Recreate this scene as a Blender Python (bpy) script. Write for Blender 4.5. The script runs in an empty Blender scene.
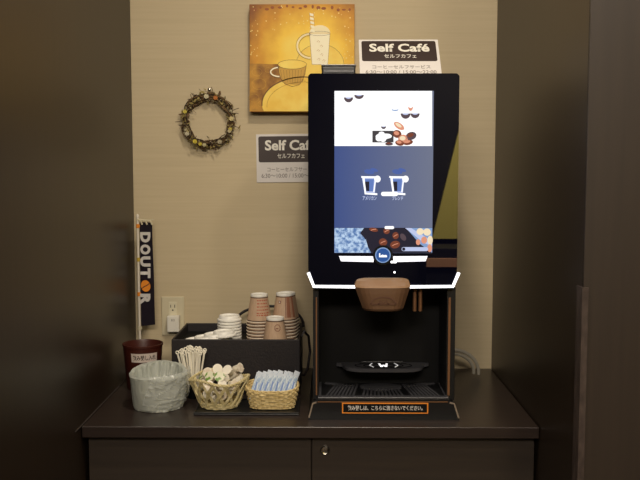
import bpy, bmesh, math, random
from mathutils import Vector, Matrix, Euler, noise
PI = math.pi
random.seed(7)
scn = bpy.context.scene
C = scn.collection

# ------------------------------------------------------------------ camera
CAM = Vector((0, -2.635, 1.4747))
FPX = 850.0
ROT = Euler((math.radians(90 - 4.77), 0, math.radians(0.47)), 'XYZ')
cd = bpy.data.cameras.new('camera'); cam = bpy.data.objects.new('camera', cd); C.objects.link(cam)
cam.location = CAM; cam.rotation_euler = ROT
cd.sensor_width = 36; cd.lens = 36 * FPX / 640; cd.clip_start = 0.02
scn.camera = cam
scn.view_settings.view_transform = 'Standard'; scn.view_settings.look = 'None'
scn.view_settings.gamma = 1; scn.view_settings.exposure = 0; scn.view_settings.use_curve_mapping = False
# ------------------------------------------------------------------ world + lights
wd = bpy.data.worlds.new('world'); scn.world = wd; wd.use_nodes = True
wd.node_tree.nodes['Background'].inputs[0].default_value = (1.0, .88, .72, 1)
wd.node_tree.nodes['Background'].inputs[1].default_value = 0.035
def area(name, loc, sx, sy, power, col=(1, .80, .56), rot=(0, 0, 0), spread=180):
    l = bpy.data.lights.new(name, 'AREA'); l.shape = 'RECTANGLE'; l.size = sx; l.size_y = sy
    l.energy = power; l.color = col; l.spread = math.radians(spread)
    o = bpy.data.objects.new(name, l); C.objects.link(o); o.location = loc; o.rotation_euler = rot
    return o
area('ceiling_light_counter', (0.05, -1.15, 2.70), .14, 0.10, 14, (1, .88, .72))
area('ceiling_light_aisle', (-0.1, -3.6, 2.68), 1.4, 0.6, 85, (1, .88, .74), (math.radians(45), 0, 0))
area('panel_fill_light', (1.0, -3.5, 2.70), 1.2, 0.3, 45, (1, .87, .66), (math.radians(-28), 0, 0), 120)  # added unseen lamp that brightens the mirrored panel
area('ceiling_light_corner', (0.75, -2.00, 2.70), .15, .15, 14, (1, .88, .72))

# ------------------------------------------------------------------ helpers
RM = ROT.to_matrix()
def W(px, py, Y):
    "point of the plane y = Y that the given pixel of the photograph shows"
    d = RM @ Vector(((px - 320) / FPX, (240 - py) / FPX, -1))
    t = (Y - CAM.y) / d.y
    return CAM + d * t
def srgb(r, g, b):
    f = lambda c: (c / 255 / 12.92) if c / 255 <= .04045 else ((c / 255 + .055) / 1.055) ** 2.4
    return (f(r), f(g), f(b), 1)
def mat(name, col, rough=.5, metal=0, emit=None, es=1, ior=1.5, trans=0, spec=.5, coat=0):
    m = bpy.data.materials.new(name); m.use_nodes = True
    b = m.node_tree.nodes['Principled BSDF']
    b.inputs['Base Color'].default_value = col
    b.inputs['Roughness'].default_value = rough; b.inputs['Metallic'].default_value = metal
    b.inputs['IOR'].default_value = ior; b.inputs['Transmission Weight'].default_value = trans
    b.inputs['Specular IOR Level'].default_value = spec
    b.inputs['Coat Weight'].default_value = coat
    if emit:
        b.inputs['Emission Color'].default_value = emit; b.inputs['Emission Strength'].default_value = es
    return m
def N(m, t, **kw):
    n = m.node_tree.nodes.new(t)
    for k, v in kw.items(): setattr(n, k, v)
    return n
def L(m, a, b): m.node_tree.links.new(a, b)
def noisy(m, c1, c2, scale=(8, 8, 8), detail=4, bump=0, lo=.35, hi=.65, bdist=.002):
    "mixes two colours by a stretched noise in object space, with optional bump"
    b = m.node_tree.nodes['Principled BSDF']
    tc = N(m, 'ShaderNodeTexCoord'); mp = N(m, 'ShaderNodeMapping'); mp.inputs['Scale'].default_value = scale
    nz = N(m, 'ShaderNodeTexNoise'); nz.inputs['Scale'].default_value = 1; nz.inputs['Detail'].default_value = detail
    rp = N(m, 'ShaderNodeValToRGB'); rp.color_ramp.elements[0].position = lo; rp.color_ramp.elements[1].position = hi
    rp.color_ramp.elements[0].color = c1; rp.color_ramp.elements[1].color = c2
    L(m, tc.outputs['Object'], mp.inputs[0]); L(m, mp.outputs[0], nz.inputs['Vector']); L(m, nz.outputs['Fac'], rp.inputs[0])
    L(m, rp.outputs[0], b.inputs['Base Color'])
    if bump:
        bp = N(m, 'ShaderNodeBump'); bp.inputs['Strength'].default_value = bump; bp.inputs['Distance'].default_value = bdist
        L(m, nz.outputs['Fac'], bp.inputs['Height']); L(m, bp.outputs[0], b.inputs['Normal'])
    return m

def wloc(o):
    v = Vector((0, 0, 0))
    while o: v += Vector(o.location); o = o.parent
    return v
def link(name, me, mats, parent=None, smooth=False):
    o = bpy.data.objects.new(name, me); C.objects.link(o)
    for m in (mats if isinstance(mats, (list, tuple)) else [mats]): me.materials.append(m)
    if parent:
        o.parent = parent
    if smooth:
        for p in me.polygons: p.use_smooth = True
        try: me.set_sharp_from_angle(angle=math.radians(40))
        except Exception: pass
    return o
def obj(name, bm, mats, parent=None, origin=None, smooth=False, norm=True):
    "one mesh object from world coordinates; parented ones are shifted into their root's frame"
    off = wloc(parent) if parent else Vector(origin or (0, 0, 0))
    bmesh.ops.translate(bm, verts=bm.verts, vec=-off)
    if norm: bmesh.ops.recalc_face_normals(bm, faces=bm.faces)
    me = bpy.data.meshes.new(name); bm.to_mesh(me); bm.free()
    o = link(name, me, mats, parent, smooth)
    if not parent: o.location = off
    return o
def tag(o, label=None, cat=None, group=None, kind=None):
    if label: o['label'] = label
    if cat: o['category'] = cat
    if group: o['group'] = group
    if kind: o['kind'] = kind
    return o
def thing(name, loc, label, cat, group=None):
    o = bpy.data.objects.new(name, None); C.objects.link(o); o.location = loc; o.empty_display_size = .02
    return tag(o, label, cat, group)
def struct(name, bm, m, smooth=False): return tag(obj(name, bm, m, smooth=smooth), kind='structure')
def kids(o): return [c for c in bpy.data.objects if c.parent == o]
def copy_thing(o, loc, rot=(0, 0, 0), label=None, parts=None):
    c = o.copy(); C.objects.link(c); c.location = loc; c.rotation_euler = rot
    if label: c['label'] = label
    for ch in (kids(o) if parts is None else parts):
        d = ch.copy(); C.objects.link(d); d.parent = c
    return c

def setmi(bm, n0, mi):
    if mi:
        bm.faces.ensure_lookup_table()
        for f in list(bm.faces)[n0:]: f.material_index = mi
def box(bm, x0, x1, y0, y1, z0, z1, bev=0, mi=0, seg=2):
    t = bmesh.new()
    bmesh.ops.create_cube(t, size=1)
    for v in t.verts:
        v.co = Vector(((x0 + x1) / 2 + v.co.x * (x1 - x0), (y0 + y1) / 2 + v.co.y * (y1 - y0), (z0 + z1) / 2 + v.co.z * (z1 - z0)))
    if bev: bmesh.ops.bevel(t, geom=t.edges[:], offset=bev, segments=seg, affect='EDGES', profile=.5)
    merge(bm, t, mi); return bm
def merge(bm, t, mi=None, mtx=None):
    vm = {}
    for v in t.verts: vm[v] = bm.verts.new(mtx @ v.co if mtx else v.co)
    for f in t.faces:
        try: g = bm.faces.new([vm[v] for v in f.verts])
        except ValueError: continue
        g.material_index = mi if mi is not None else f.material_index
    t.free()
def prism(bm, pts, y0, y1, mi=0, bev=0):
    "outline in (x, z) extruded from y0 to y1"
    t = bmesh.new()
    a = [t.verts.new((p[0], y0, p[1])) for p in pts]; b = [t.verts.new((p[0], y1, p[1])) for p in pts]
    t.faces.new(a); t.faces.new(b[::-1]); n = len(pts)
    for i in range(n): t.faces.new((a[i], a[(i + 1) % n], b[(i + 1) % n], b[i]))
    if bev: bmesh.ops.bevel(t, geom=t.edges[:], offset=bev, segments=2, affect='EDGES')
    merge(bm, t, mi); return bm
def slab(bm, pts, z0, z1, mi=0):
    "outline in (x, y) extruded upwards"
    a = [bm.verts.new((p[0], p[1], z0)) for p in pts]; b = [bm.verts.new((p[0], p[1], z1)) for p in pts]
    n = len(pts); fs = [bm.faces.new(a), bm.faces.new(b[::-1])]
    for i in range(n): fs.append(bm.faces.new((a[i], a[(i + 1) % n], b[(i + 1) % n], b[i])))
    for f in fs: f.material_index = mi
    return bm
def flat(bm, pts, y, mi=0):
    "flat patch in the plane y"
    f = bm.faces.new([bm.verts.new((p[0], y, p[1])) for p in pts]); f.material_index = mi
    f.normal_update()
    if f.normal.y > 0: f.normal_flip()
def lathe(bm, prof, c=(0, 0, 0), n=32, mi=0, cap=False):
    rings = []
    for r, z in prof:
        if r < 1e-6: rings.append([bm.verts.new((c[0], c[1], c[2] + z))])
        else: rings.append([bm.verts.new((c[0] + r * math.cos(2 * PI * i / n), c[1] + r * math.sin(2 * PI * i / n), c[2] + z)) for i in range(n)])
    for a, b in zip(rings, rings[1:]):
        for i in range(n):
            j = (i + 1) % n
            if len(a) == 1 and len(b) == 1: continue
            vs = [a[0], b[j], b[i]] if len(a) == 1 else ([a[i], a[j], b[0]] if len(b) == 1 else [a[i], a[j], b[j], b[i]])
            bm.faces.new(vs).material_index = mi
    return bm
def tube(bm, pts, r, n=8, closed=False, mi=0, rs=None):
    pts = [Vector(p) for p in pts]; m = len(pts); rings = []
    up = None
    for i, p in enumerate(pts):
        if closed: t = pts[(i + 1) % m] - pts[i - 1]
        else: t = pts[min(i + 1, m - 1)] - pts[max(i - 1, 0)]
        t.normalize()
        if up is None:
            up = Vector((0, 0, 1)) if abs(t.z) < .9 else Vector((1, 0, 0))
        up = (up - t * up.dot(t)).normalized(); sd = t.cross(up)
        rr = rs[i] if rs else r
        rings.append([bm.verts.new(p + (up * math.cos(2 * PI * k / n) + sd * math.sin(2 * PI * k / n)) * rr) for k in range(n)])
    for i in range(m if closed else m - 1):
        a, b = rings[i], rings[(i + 1) % m]
        for k in range(n): bm.faces.new((a[k], a[(k + 1) % n], b[(k + 1) % n], b[k])).material_index = mi
    if not closed:
        bm.faces.new(rings[0][::-1]).material_index = mi; bm.faces.new(rings[-1]).material_index = mi
    return bm
def ribbon(bm, pts, w, y, mi=0, closed=False):
    "painted line of width w in the plane y; pts in (x, z)"
    m = len(pts)
    pts = [Vector(p) for p in pts]; l = []
    for i, p in enumerate(pts):
        t = (pts[(i + 1) % m] - pts[i - 1]) if closed else (pts[min(i + 1, m - 1)] - pts[max(i - 1, 0)])
        if t.length < 1e-9: t = Vector((1, 0))
        t.normalize(); nn = Vector((-t.y, t.x)) * w / 2
        l.append((p + nn, p - nn))
    for i in range(m if closed else m - 1):
        a, b = l[i], l[(i + 1) % m]
        flat(bm, [a[0], b[0], b[1], a[1]], y, mi)
def ell(cx, cz, rx, rz, n=24, a0=0, a1=2 * PI, tilt=0):
    full = abs(a1 - a0 - 2 * PI) < 1e-6
    out = []
    for i in range(n if full else n + 1):
        a = a0 + (a1 - a0) * i / n; x, z = rx * math.cos(a), rz * math.sin(a)
        out.append((cx + x * math.cos(tilt) - z * math.sin(tilt), cz + x * math.sin(tilt) + z * math.cos(tilt)))
    return out
def rrect(x0, x1, z0, z1, r, n=4):
    out = []
    for cx, cz, a in ((x1 - r, z1 - r, 0), (x0 + r, z1 - r, 90), (x0 + r, z0 + r, 180), (x1 - r, z0 + r, 270)):
        for k in range(n + 1):
            t = math.radians(a + 90 * k / n); out.append((cx + r * math.cos(t), cz + r * math.sin(t)))
    return out
def text(name, txt, x0, x1, z0, z1, y, m, parent, bold=0.0, turn=False, fit=True):
    "lettering fitted into a rectangle of the plane y (turn: rotated clockwise)"
    cu = bpy.data.curves.new('t', 'FONT'); cu.body = txt; cu.offset = bold; cu.resolution_u = 3
    to = bpy.data.objects.new('t', cu); C.objects.link(to)
    bpy.context.view_layer.update()
    dg = bpy.context.evaluated_depsgraph_get()
    me = bpy.data.meshes.new_from_object(to.evaluated_get(dg))
    bpy.data.objects.remove(to); bpy.data.curves.remove(cu)
    P = [v.co.copy() for v in me.vertices]
    if turn: P = [Vector((p.y, -p.x, 0)) for p in P]
    ax, bx = min(p.x for p in P), max(p.x for p in P); az, bz = min(p.y for p in P), max(p.y for p in P)
    off = wloc(parent) if parent else Vector((0, 0, 0))
    for v, p in zip(me.vertices, P):
        v.co = Vector((x0 + (p.x - ax) / (bx - ax) * (x1 - x0), y, z0 + (p.y - az) / (bz - az) * (z1 - z0))) - off
    me.materials.clear()
    me.name = name
    return link(name, me, m, parent)

# ------------------------------------------------------------------ materials
M = {}
M['wallpaper'] = noisy(mat('wallpaper', (.4, .33, .2, 1), .75), srgb(191, 175, 142), srgb(198, 182, 149), (3, 3, 120), 5, .25, .3, .7, .0006)
M['laminate'] = noisy(mat('dark_laminate', (.03, .02, .015, 1), .38), srgb(36, 27, 18), srgb(43, 32, 22), (60, 60, 2.5), 4, .05, .3, .7, .0004)
M['column'] = noisy(mat('column_lit_laminate', (.05, .04, .035, 1), .5), srgb(48, 39, 32), srgb(54, 44, 36), (60, 60, 2.5), 4, .05, .3, .7, .0004)  # greyer laminate, brightness of the front-lit face put into its colour
M['worktop'] = noisy(mat('worktop', (.03, .02, .015, 1), .30), srgb(42, 34, 31), srgb(52, 42, 37), (3, 70, 70), 4, .05, .3, .7, .0004)
M['cabinet'] = noisy(mat('cabinet', (.03, .02, .015, 1), .42), srgb(48, 41, 36), srgb(55, 47, 40), (3, 3, 60), 4, .05, .3, .7, .0004)
M['guard'] = noisy(mat('corner_guard', (.05, .04, .035, 1), .45), srgb(60, 50, 46), srgb(80, 68, 62), (60, 60, 30), 4, .1)
M['black'] = mat('black_plastic', srgb(15, 15, 17), .4)
M['matte'] = mat('matte_black', srgb(10, 10, 11), .65, spec=.2)
M['gloss'] = mat('black_glass', srgb(5, 6, 20), .012, ior=2.0)
M['tray'] = mat('dark_grey_plastic', srgb(64, 64, 68), .3)
M['copper'] = mat('copper_trim', srgb(134, 96, 66), .45, .5)
M['silver'] = mat('silver_trim', srgb(150, 136, 120), .4, .3)
M['spout'] = mat('brown_plastic', srgb(146, 114, 84), .4)
M['spout_low'] = mat('shaded_brown_plastic', srgb(104, 76, 54), .45)  # same brown plastic, shade below the lit top mixed into the colour
M['chrome'] = mat('chrome', srgb(190, 185, 175), .25, 1)
M['led'] = mat('white_led', (1, 1, 1, 1), .4, emit=(.92, .95, 1, 1), es=1.7)
M['led_dim'] = mat('soft_white_led', (1, 1, 1, 1), .4, emit=srgb(190, 195, 225), es=1)
M['white'] = mat('white_plastic', srgb(226, 222, 210), .35)
M['paper'] = mat('white_paper', srgb(215, 210, 205), .5)
M['lid'] = mat('lid_plastic', srgb(236, 234, 226), .35)
M['ivory'] = mat('ivory_plastic', srgb(205, 195, 165), .4)
M['hole'] = mat('socket_black', srgb(15, 14, 12), .7)
M['header'] = mat('sign_brown', srgb(52, 38, 34), .5)
M['grey_ink'] = mat('grey_ink', srgb(120, 112, 108), .6)
M['rubber'] = mat('cable_grey', srgb(176, 170, 156), .4)
M['fabric'] = noisy(mat('black_leatherette', (.01, .01, .01, 1), .55), srgb(22, 17, 19), srgb(31, 25, 27), (200, 200, 200), 3, .3)
M['wicker'] = noisy(mat('wicker', (.5, .4, .2, 1), .6), srgb(196, 170, 112), srgb(232, 210, 154), (120, 120, 120), 3, .3)
M['wicker2'] = noisy(mat('pale_wicker', (.5, .4, .2, 1), .6), srgb(190, 174, 122), srgb(226, 212, 164), (120, 120, 120), 3, .3)
M['bin'] = mat('brown_bin', srgb(66, 26, 18), .4)
M['kraft'] = noisy(mat('cup_paper', (.4, .3, .2, 1), .6), srgb(188, 158, 130), srgb(198, 168, 140), (300, 300, 20), 3)
M['red_ink'] = mat('red_ink', srgb(176, 84, 56), .6)
M['brown_ink'] = mat('brown_ink', srgb(132, 84, 62), .6)
M['orange'] = mat('orange', srgb(225, 135, 30), .5)
M['navy'] = mat('navy_cloth', srgb(34, 24, 40), .8)
M['flagwhite'] = mat('flag_white', srgb(200, 196, 190), .7)
M['pole'] = mat('pole_white', srgb(220, 212, 196), .4)

# ------------------------------------------------------------------ setting
XL, XR, ZC = -.600, .517, .85
bm = bmesh.new(); box(bm, XL - .1, XR + .8, 0, .1, 0, 2.75); struct('wall_back', bm, M['wallpaper'])
bm = bmesh.new(); box(bm, XL - .2, XL, -2.2, 0, 0, 2.75); struct('wall_left', bm, M['laminate'])
bm = bmesh.new(); box(bm, XR, XR + .8, -.925, 0, 0, 2.75, .0015); struct('wall_right', bm, M['laminate'])
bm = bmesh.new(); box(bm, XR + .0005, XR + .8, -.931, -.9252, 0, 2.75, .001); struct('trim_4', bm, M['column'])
floor_m = noisy(mat('floor_tile', (.1, .08, .06, 1), .5), srgb(80, 66, 54), srgb(95, 80, 64), (6, 6, 6), 5)
bm = bmesh.new(); box(bm, -3, 3.2, -4.6, .1, -.1, 0); struct('floor', bm, floor_m)
bm = bmesh.new(); box(bm, -3, 3.2, -4.6, .1, 2.75, 2.85); struct('ceiling', bm, mat('ceiling_paint', srgb(120, 108, 92), .9))
bm = bmesh.new(); box(bm, -3, 3.2, -4.6, -4.5, 0, 2.75); struct('wall_rear', bm, mat('rear_dark', srgb(20, 17, 18), .7))
# added panel and desk behind the camera, shaped for the machine front's reflection
bm = bmesh.new(); prism(bm, [(.745, .985), (1.55, .985), (1.55, 2.6), (1.12, 2.6)], -4.5, -4.46)
struct('trim_2', bm, mat('reflection_panel', srgb(214, 200, 108), .8))
desk = thing('reflection_desk', (1.15, -4.2, 0), 'unseen dark desk with a wooden band, added for its reflection in the machine front', 'desk')
bm = bmesh.new(); box(bm, .66, 1.7, -4.46, -4.1, 0, .95, .004); obj('desk_body', bm, mat('desk_navy', srgb(16, 15, 22), .6), desk)
bm = bmesh.new(); box(bm, .66, 1.71, -4.10, -4.085, .826, .885, .002); obj('wooden_band', bm, mat('wood_band', srgb(220, 165, 130), .6), desk)
# corner guard on the right column
g0 = W(584, 287, -.925).z
bm = bmesh.new()
slab(bm, [(XR - .0028, -.934), (XR + .010, -.934), (XR + .010, -.9312), (XR - .0003, -.9312), (XR - .0003, -.895), (XR - .0028, -.895)], .02, g0)
struct('trim_1', bm, M['guard'])
# thin sealant lines where the worktop meets the walls
bm = bmesh.new()
box(bm, XL, XL + .003, -.66, -.003, ZC, ZC + .0022, .0005)
struct('trim_3', bm, mat('sealant', srgb(58, 50, 46), .6))

# ------------------------------------------------------------------ cabinet + worktop
YF = -.614
bm = bmesh.new(); box(bm, XL + .0032, XR - .002, YF, -.001, ZC - .028, ZC, .0015)
tag(obj('worktop', bm, M['worktop'], origin=(0, -.3, ZC - .028)), 'dark brown wooden worktop carrying the coffee machine and baskets', 'worktop')
cb = thing('base_cabinet', (-.03, -.3, 0), 'low dark brown cabinet with two doors under the worktop', 'cabinet')
cx0, cx1 = W(89, 460, -.589).x, W(534, 460, -.589).x
bm = bmesh.new(); box(bm, cx0, cx1, -.571, -.005, .08, ZC - .0285, .001); box(bm, cx0 + .02, cx1 - .02, -.52, -.02, 0, .08)
obj('body', bm, M['cabinet'], cb)
xs = W(311.5, 455, -.589).x
for a, b in ((cx0, xs - .0012), (xs + .0012, cx1)):
    bm = bmesh.new(); box(bm, a, b, -.589, -.5715, .09, ZC - .032, .0012)
    d = obj('door', bm, M['cabinet'], cb)
lk = W(325, 450, -.589)
t = bmesh.new(); lathe(t, [(0, 0), (.0115, 0), (.0115, .003), (.0095, .005), (.0085, .0042), (0, .0042)], n=24)
bm = bmesh.new(); merge(bm, t, 0, Matrix.Translation((lk.x, -.589, lk.z)) @ Matrix.Rotation(PI / 2, 4, 'X'))
box(bm, lk.x - .001, lk.x + .001, -.5938, -.593, lk.z - .0045, lk.z + .0045, mi=1)
obj('lock', bm, [M['chrome'], M['hole']], d, smooth=True)

# ------------------------------------------------------------------ coffee machine
F = -.556
def P(px, py, Y=F): w = W(px, py, Y); return (w.x, w.z)
mc = thing('coffee_machine', (P(383, 400)[0], -.30, ZC), 'tall black self-service coffee machine with a lit touch screen', 'coffee machine')
# upper housing
xL, zT = P(308, 73.4); xR = P(459.7, 74)[0]
zc = P(380, 271)[1]; zb = P(380, 289)[1]; xl2 = P(313.5, 288)[0]; xr2 = P(453.5, 288)[0]
outl = [(xL, zc), (xL, zT - .006), (xL + .006, zT), (xR - .006, zT), (xR, zT - .006), (xR, zc), (xr2, zb), (xl2, zb)]
bm = bmesh.new(); prism(bm, [(x * .995 + .0006, z if z > 1.4 else z + .001) for x, z in outl], F + .010, -.10, bev=.002)
obj('upper_housing', bm, M['black'], mc)
bm = bmesh.new(); prism(bm, outl, F, F + .010, bev=.0012); fp = obj('front_panel', bm, M['gloss'], mc)
# light strip along the lower edge of the panel
bm = bmesh.new()
def strip(pts, w, y0, y1):
    pts = [Vector(p) for p in pts]; a = []
    for i, p in enumerate(pts):
        if i == 0: t = pts[1] - p
        elif i == len(pts) - 1: t = p - pts[i - 1]
        else: t = (pts[i + 1] - p).normalized() + (p - pts[i - 1]).normalized()
        t.normalize(); nn = Vector((-t.y, t.x)) * w / 2; a.append((p + nn, p - nn))
    for (p, q), (r, s) in zip(a, a[1:]): prism(bm, [p, r, s, q], y0, y1)
strip([P(308.3, 272.5), P(313.8, 286.3), P(362, 286.8)], .0074, F - .003, F - .0002)
obj('light_strip', bm, M['led'], mc)
bm = bmesh.new(); strip([P(404, 286.8), P(452.8, 286.3), P(458.8, 272.5)], .0074, F - .003, F - .0002)
obj('light_strip', bm, M['led'], mc)
# ---- touch screen
sx0, sz1 = P(334.5, 91); sx1, sz0 = P(432, 253)
def E(name, c, es=1, rough=.5): return mat(name, (.01, .01, .01, 1), rough, emit=c, es=es, spec=.1)
blue = E('screen_blue', srgb(70, 85, 140)); b = blue.node_tree.nodes['Principled BSDF']
tc = N(blue, 'ShaderNodeTexCoord'); sp = N(blue, 'ShaderNodeSeparateXYZ'); mr = N(blue, 'ShaderNodeMapRange'); rp = N(blue, 'ShaderNodeValToRGB')
L(blue, tc.outputs['Generated'], sp.inputs[0]); L(blue, sp.outputs[0], rp.inputs[0])
rp.color_ramp.elements[0].color = srgb(58, 78, 134); rp.color_ramp.elements[1].color = srgb(108, 115, 138)
L(blue, rp.outputs[0], b.inputs['Emission Color'])
SM = [blue, E('screen_white', (1, 1, 1, 1), 1.15), E('screen_bean', srgb(120, 60, 40)), E('screen_bean_dark', srgb(84, 68, 76)),
      E('screen_bean_light', srgb(225, 150, 120)), E('screen_navy', srgb(28, 26, 44)), E('screen_sky', srgb(130, 160, 205)),
      E('screen_cream', srgb(245, 225, 190)), E('screen_grey', srgb(62, 58, 62)), E('screen_glow', srgb(96, 124, 190)),
      E('screen_lilac', srgb(190, 200, 235))]
steam = E('screen_steam', srgb(72, 96, 164))
bm = bmesh.new(); prism(bm, [(sx0, sz0), (sx1, sz0), (sx1, sz1), (sx0, sz1)], F - .0016, F + .001)
scr = obj('touch_screen', bm, SM, mc)
def pp(pts): return [P(*p) for p in pts]
bm = bmesh.new(); y1 = F - .0020; y2 = F - .0023; y3 = F - .0026; y4 = F - .0029
flat(bm, pp([(334.5, 91), (432, 91), (432, 146), (334.5, 146)]), y1, 1)
def e(px, py, rx, ry, y, mi, tilt=0, a0=0, a1=2 * PI, n=18): flat(bm, [P(*q) for q in ell(px, py, rx, ry, n, a0, a1, tilt)], y, mi)
# scattered beans on the white picture: thin dark undersides
for px, py, rx, ry, mi in ((348.5, 97.5, 4.6, 5, 3), (359, 95, 4.8, 4.2, 3), (395, 109.5, 3.6, 1.6, 6), (405.5, 113.5, 5, 5.4, 3), (415, 113.5, 4.6, 4.8, 3), (410.5, 107, 2.4, 4, 4), (383.5, 126.5, 2.6, 2.6, 3)):
    e(px, py, rx, ry, y2, mi, 0, 0, PI)          # image y grows downwards: lower half
    e(px, py - .1, rx * .62, ry * .30, y3, 1 if mi != 3 else 10, 0, 0, PI)
for px, py, rx, ry, mi, tl in ((399, 126, 6, 3, 4, .6), (397, 134, 4.5, 4, 2, .3), (403, 139, 5, 4.4, 4, 0), (411, 136, 5.5, 4, 3, -.3), (399.5, 143, 4.5, 2.8, 2, .2), (408, 142.5, 5, 2.6, 2, -.2), (389, 144, 4, 1.6, 3, 0)):
    e(px, py, rx, ry, y2, mi, tl); e(px - .6, py - .8, rx * .6, ry * .5, y3, 7 if mi == 4 else (4 if mi == 2 else 2), tl)
flat(bm, pp([(372.3, 130.8), (393.5, 130.8), (393.5, 142.5), (372.3, 142.5)]), y2, 8)
for q in ((382, 136.8, 6.5, 3.4), (379, 138.6, 3.4, 2.8), (386, 136.2, 5.8, 2.6), (383, 139.4, 3, 2.6), (381.5, 133.8, 3, 2.2)): e(*q, y3, 1)
# two cups
for cx in (370.2, 398.2):
    e(cx - 1, 171.8, 5.2, 2.4, y1, 12, .15); e(cx + 4, 170, 4, 1.6, y1 - .0001, 12, .3)
    flat(bm, pp([(cx - 8.6, 176.2), (cx + 6.2, 176.2), (cx + 4.6, 193.2), (cx - 5.6, 193.2)]), y2, 10)
    flat(bm, pp([(cx - 6.2, 179), (cx + 3.9, 179), (cx + 2.8, 191.4), (cx - 4.2, 191.4)]), y3, 9)
    flat(bm, pp([(cx - 5.6, 181.5), (cx - 1, 181.5), (cx - 1, 191), (cx - 4, 191)]), y4, 5)
    ribbon(bm, [P(cx - 9, 176.8), P(cx - 6.8, 177.2), P(cx - 4.8, 193.6), P(cx + 7, 194.2)], .0048, y4, 1)
    ribbon(bm, [P(cx - 8, 177), P(cx + 5, 177.2)], .0040, y4, 1)
    e(cx + 7.2, 179, 3.2, 3.4, y4, 1)
    ribbon(bm, [P(cx + 5.2, 180), P(cx + 3.6, 192)], .0026, y4, 1)
flat(bm, [P(*q) for q in rrect(381, 398, 191.8, 196, 2)], y3, 1)
# lower picture: powder, beans, saucer
flat(bm, pp([(334.5, 227.7), (432, 227.7), (432, 252.8), (334.5, 252.8)]), y1, 5)
pw = E('screen_powder', srgb(140, 170, 215)); b = pw.node_tree.nodes['Principled BSDF']
tc = N(pw, 'ShaderNodeTexCoord'); nz = N(pw, 'ShaderNodeTexNoise'); nz.inputs['Scale'].default_value = 130; rp = N(pw, 'ShaderNodeValToRGB')
rp.color_ramp.elements[0].position = .35; rp.color_ramp.elements[1].position = .62
rp.color_ramp.elements[0].color = srgb(84, 120, 175); rp.color_ramp.elements[1].color = srgb(190, 214, 240)
L(pw, tc.outputs['Object'], nz.inputs[0]); L(pw, nz.outputs[0], rp.inputs[0]); L(pw, rp.outputs[0], b.inputs['Emission Color'])
SM.append(pw); SM.append(steam)
flat(bm, pp([(334.5, 227.9), (364, 227.9), (360, 233), (366, 240), (368, 247), (371, 252.6), (334.5, 252.6)]), y2, 11)
flat(bm, pp([(406, 227.9), (432, 227.9), (432, 252.6), (420, 244)]), y2, 6)
flat(bm, pp([(405, 227.9), (411, 227.9), (432, 241), (432, 246), (424, 243)]), y3, 10)
for px, py, rx, ry, mi, tl in ((373.5, 229.6, 4.5, 2, 2, .2), (386.5, 231, 3.2, 3, 2, 0), (395.5, 235.5, 3.2, 3.6, 2, 0), (383, 242, 4.2, 3.8, 2, .2), (395, 244.5, 5, 3.8, 2, -.2), (403, 237, 2.6, 4, 3, -.6), (420, 231.5, 3.6, 3.4, 7, 0), (427, 232, 3.8, 3.6, 7, .4), (424, 240, 3, 3.6, 4, 0), (430, 240, 2.6, 4.5, 7, 0), (418, 242, 2.2, 3, 4, 0), (429.5, 248, 2.4, 4, 4, 0)):
    e(px, py, rx, ry, y4, mi, tl)
    if mi == 2: ribbon(bm, [P(px - rx * .6, py + ry * .3), P(px, py - .3), P(px + rx * .6, py - ry * .3)], .0016, y4 - .0003, 4)
flat(bm, [P(*q) for q in rrect(401.5, 428, 247, 251, 1.9)], y4 - .0004, 10)
e(403.6, 249, 1.6, 1.6, y4 - .0007, 5)
flat(bm, [P(*q) for q in rrect(384.5, 394, 226, 229, 1.4)], y4 - .0004, 1)
obj('screen_picture', bm, SM, scr, norm=False)
text('screen_lettering', 'アメリカン', P(362.5, 199)[0], P(376.5, 199)[0], P(0, 200)[1], P(0, 195.8)[1], y4 - .0004, SM[10], scr, .02)
text('screen_lettering', 'ブレンド', P(392, 199)[0], P(403, 199)[0], P(0, 200)[1], P(0, 195.8)[1], y4 - .0004, SM[10], scr, .02)
# bar of light and round button under the screen
bar_m = mat('bar_white', (.8, .8, .8, 1), .4, emit=srgb(225, 228, 245), es=1)
for pts in ([(339, 256), (374, 256.3), (373.5, 262), (341, 261.2)], [(427.5, 256), (393, 256.3), (393.5, 262), (425.5, 261.2)]):
    bm = bmesh.new(); prism(bm, pp(pts), F - .0018, F - .0002); obj('light_bar', bm, bar_m, mc)
bc = P(382.8, 255)
def disc(bm, c, r, y0, y1, mi=0, n=32): prism(bm, ell(c[0], c[1], r, r, n), y0, y1, mi)
bm = bmesh.new(); disc(bm, bc, .0245, F - .0035, F - .0002)
bt = obj('start_button', bm, [M['matte']], mc)
bm = bmesh.new(); disc(bm, bc, .0190, F - .0046, F - .0036, 0); disc(bm, bc, .0165, F - .0052, F - .0047, 1)
a, b_ = bc
prism(bm, [(a - .0095, b_ - .005), (a - .0065, b_ - .005), (a - .0065, b_ + .005), (a - .0095, b_ + .005)], F - .0058, F - .0053, 2)
prism(bm, [(a - .0095, b_ - .005), (a + .010, b_ - .005), (a + .010, b_ - .001), (a + .007, b_ + .001), (a + .003, b_ - .0002), (a - .001, b_ + .0016), (a - .006, b_ - .001)], F - .0058, F - .0053, 2)
obj('button_face', bm, [SM[6], E('button_blue', srgb(40, 84, 150)), SM[1]], bt)
bm = bmesh.new(); disc(bm, P(394.5, 272.2), .0026, F - .001, F - .0001)
obj('panel_dot', bm, M['led'], mc)  # small glowing white dot on the panel
bm = bmesh.new(); prism(bm, [P(*q) for q in rrect(390.5, 396.5, 260.8, 263, .9)], F - .0026, F - .0019)
obj('panel_dot', bm, M['led'], mc)
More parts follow.
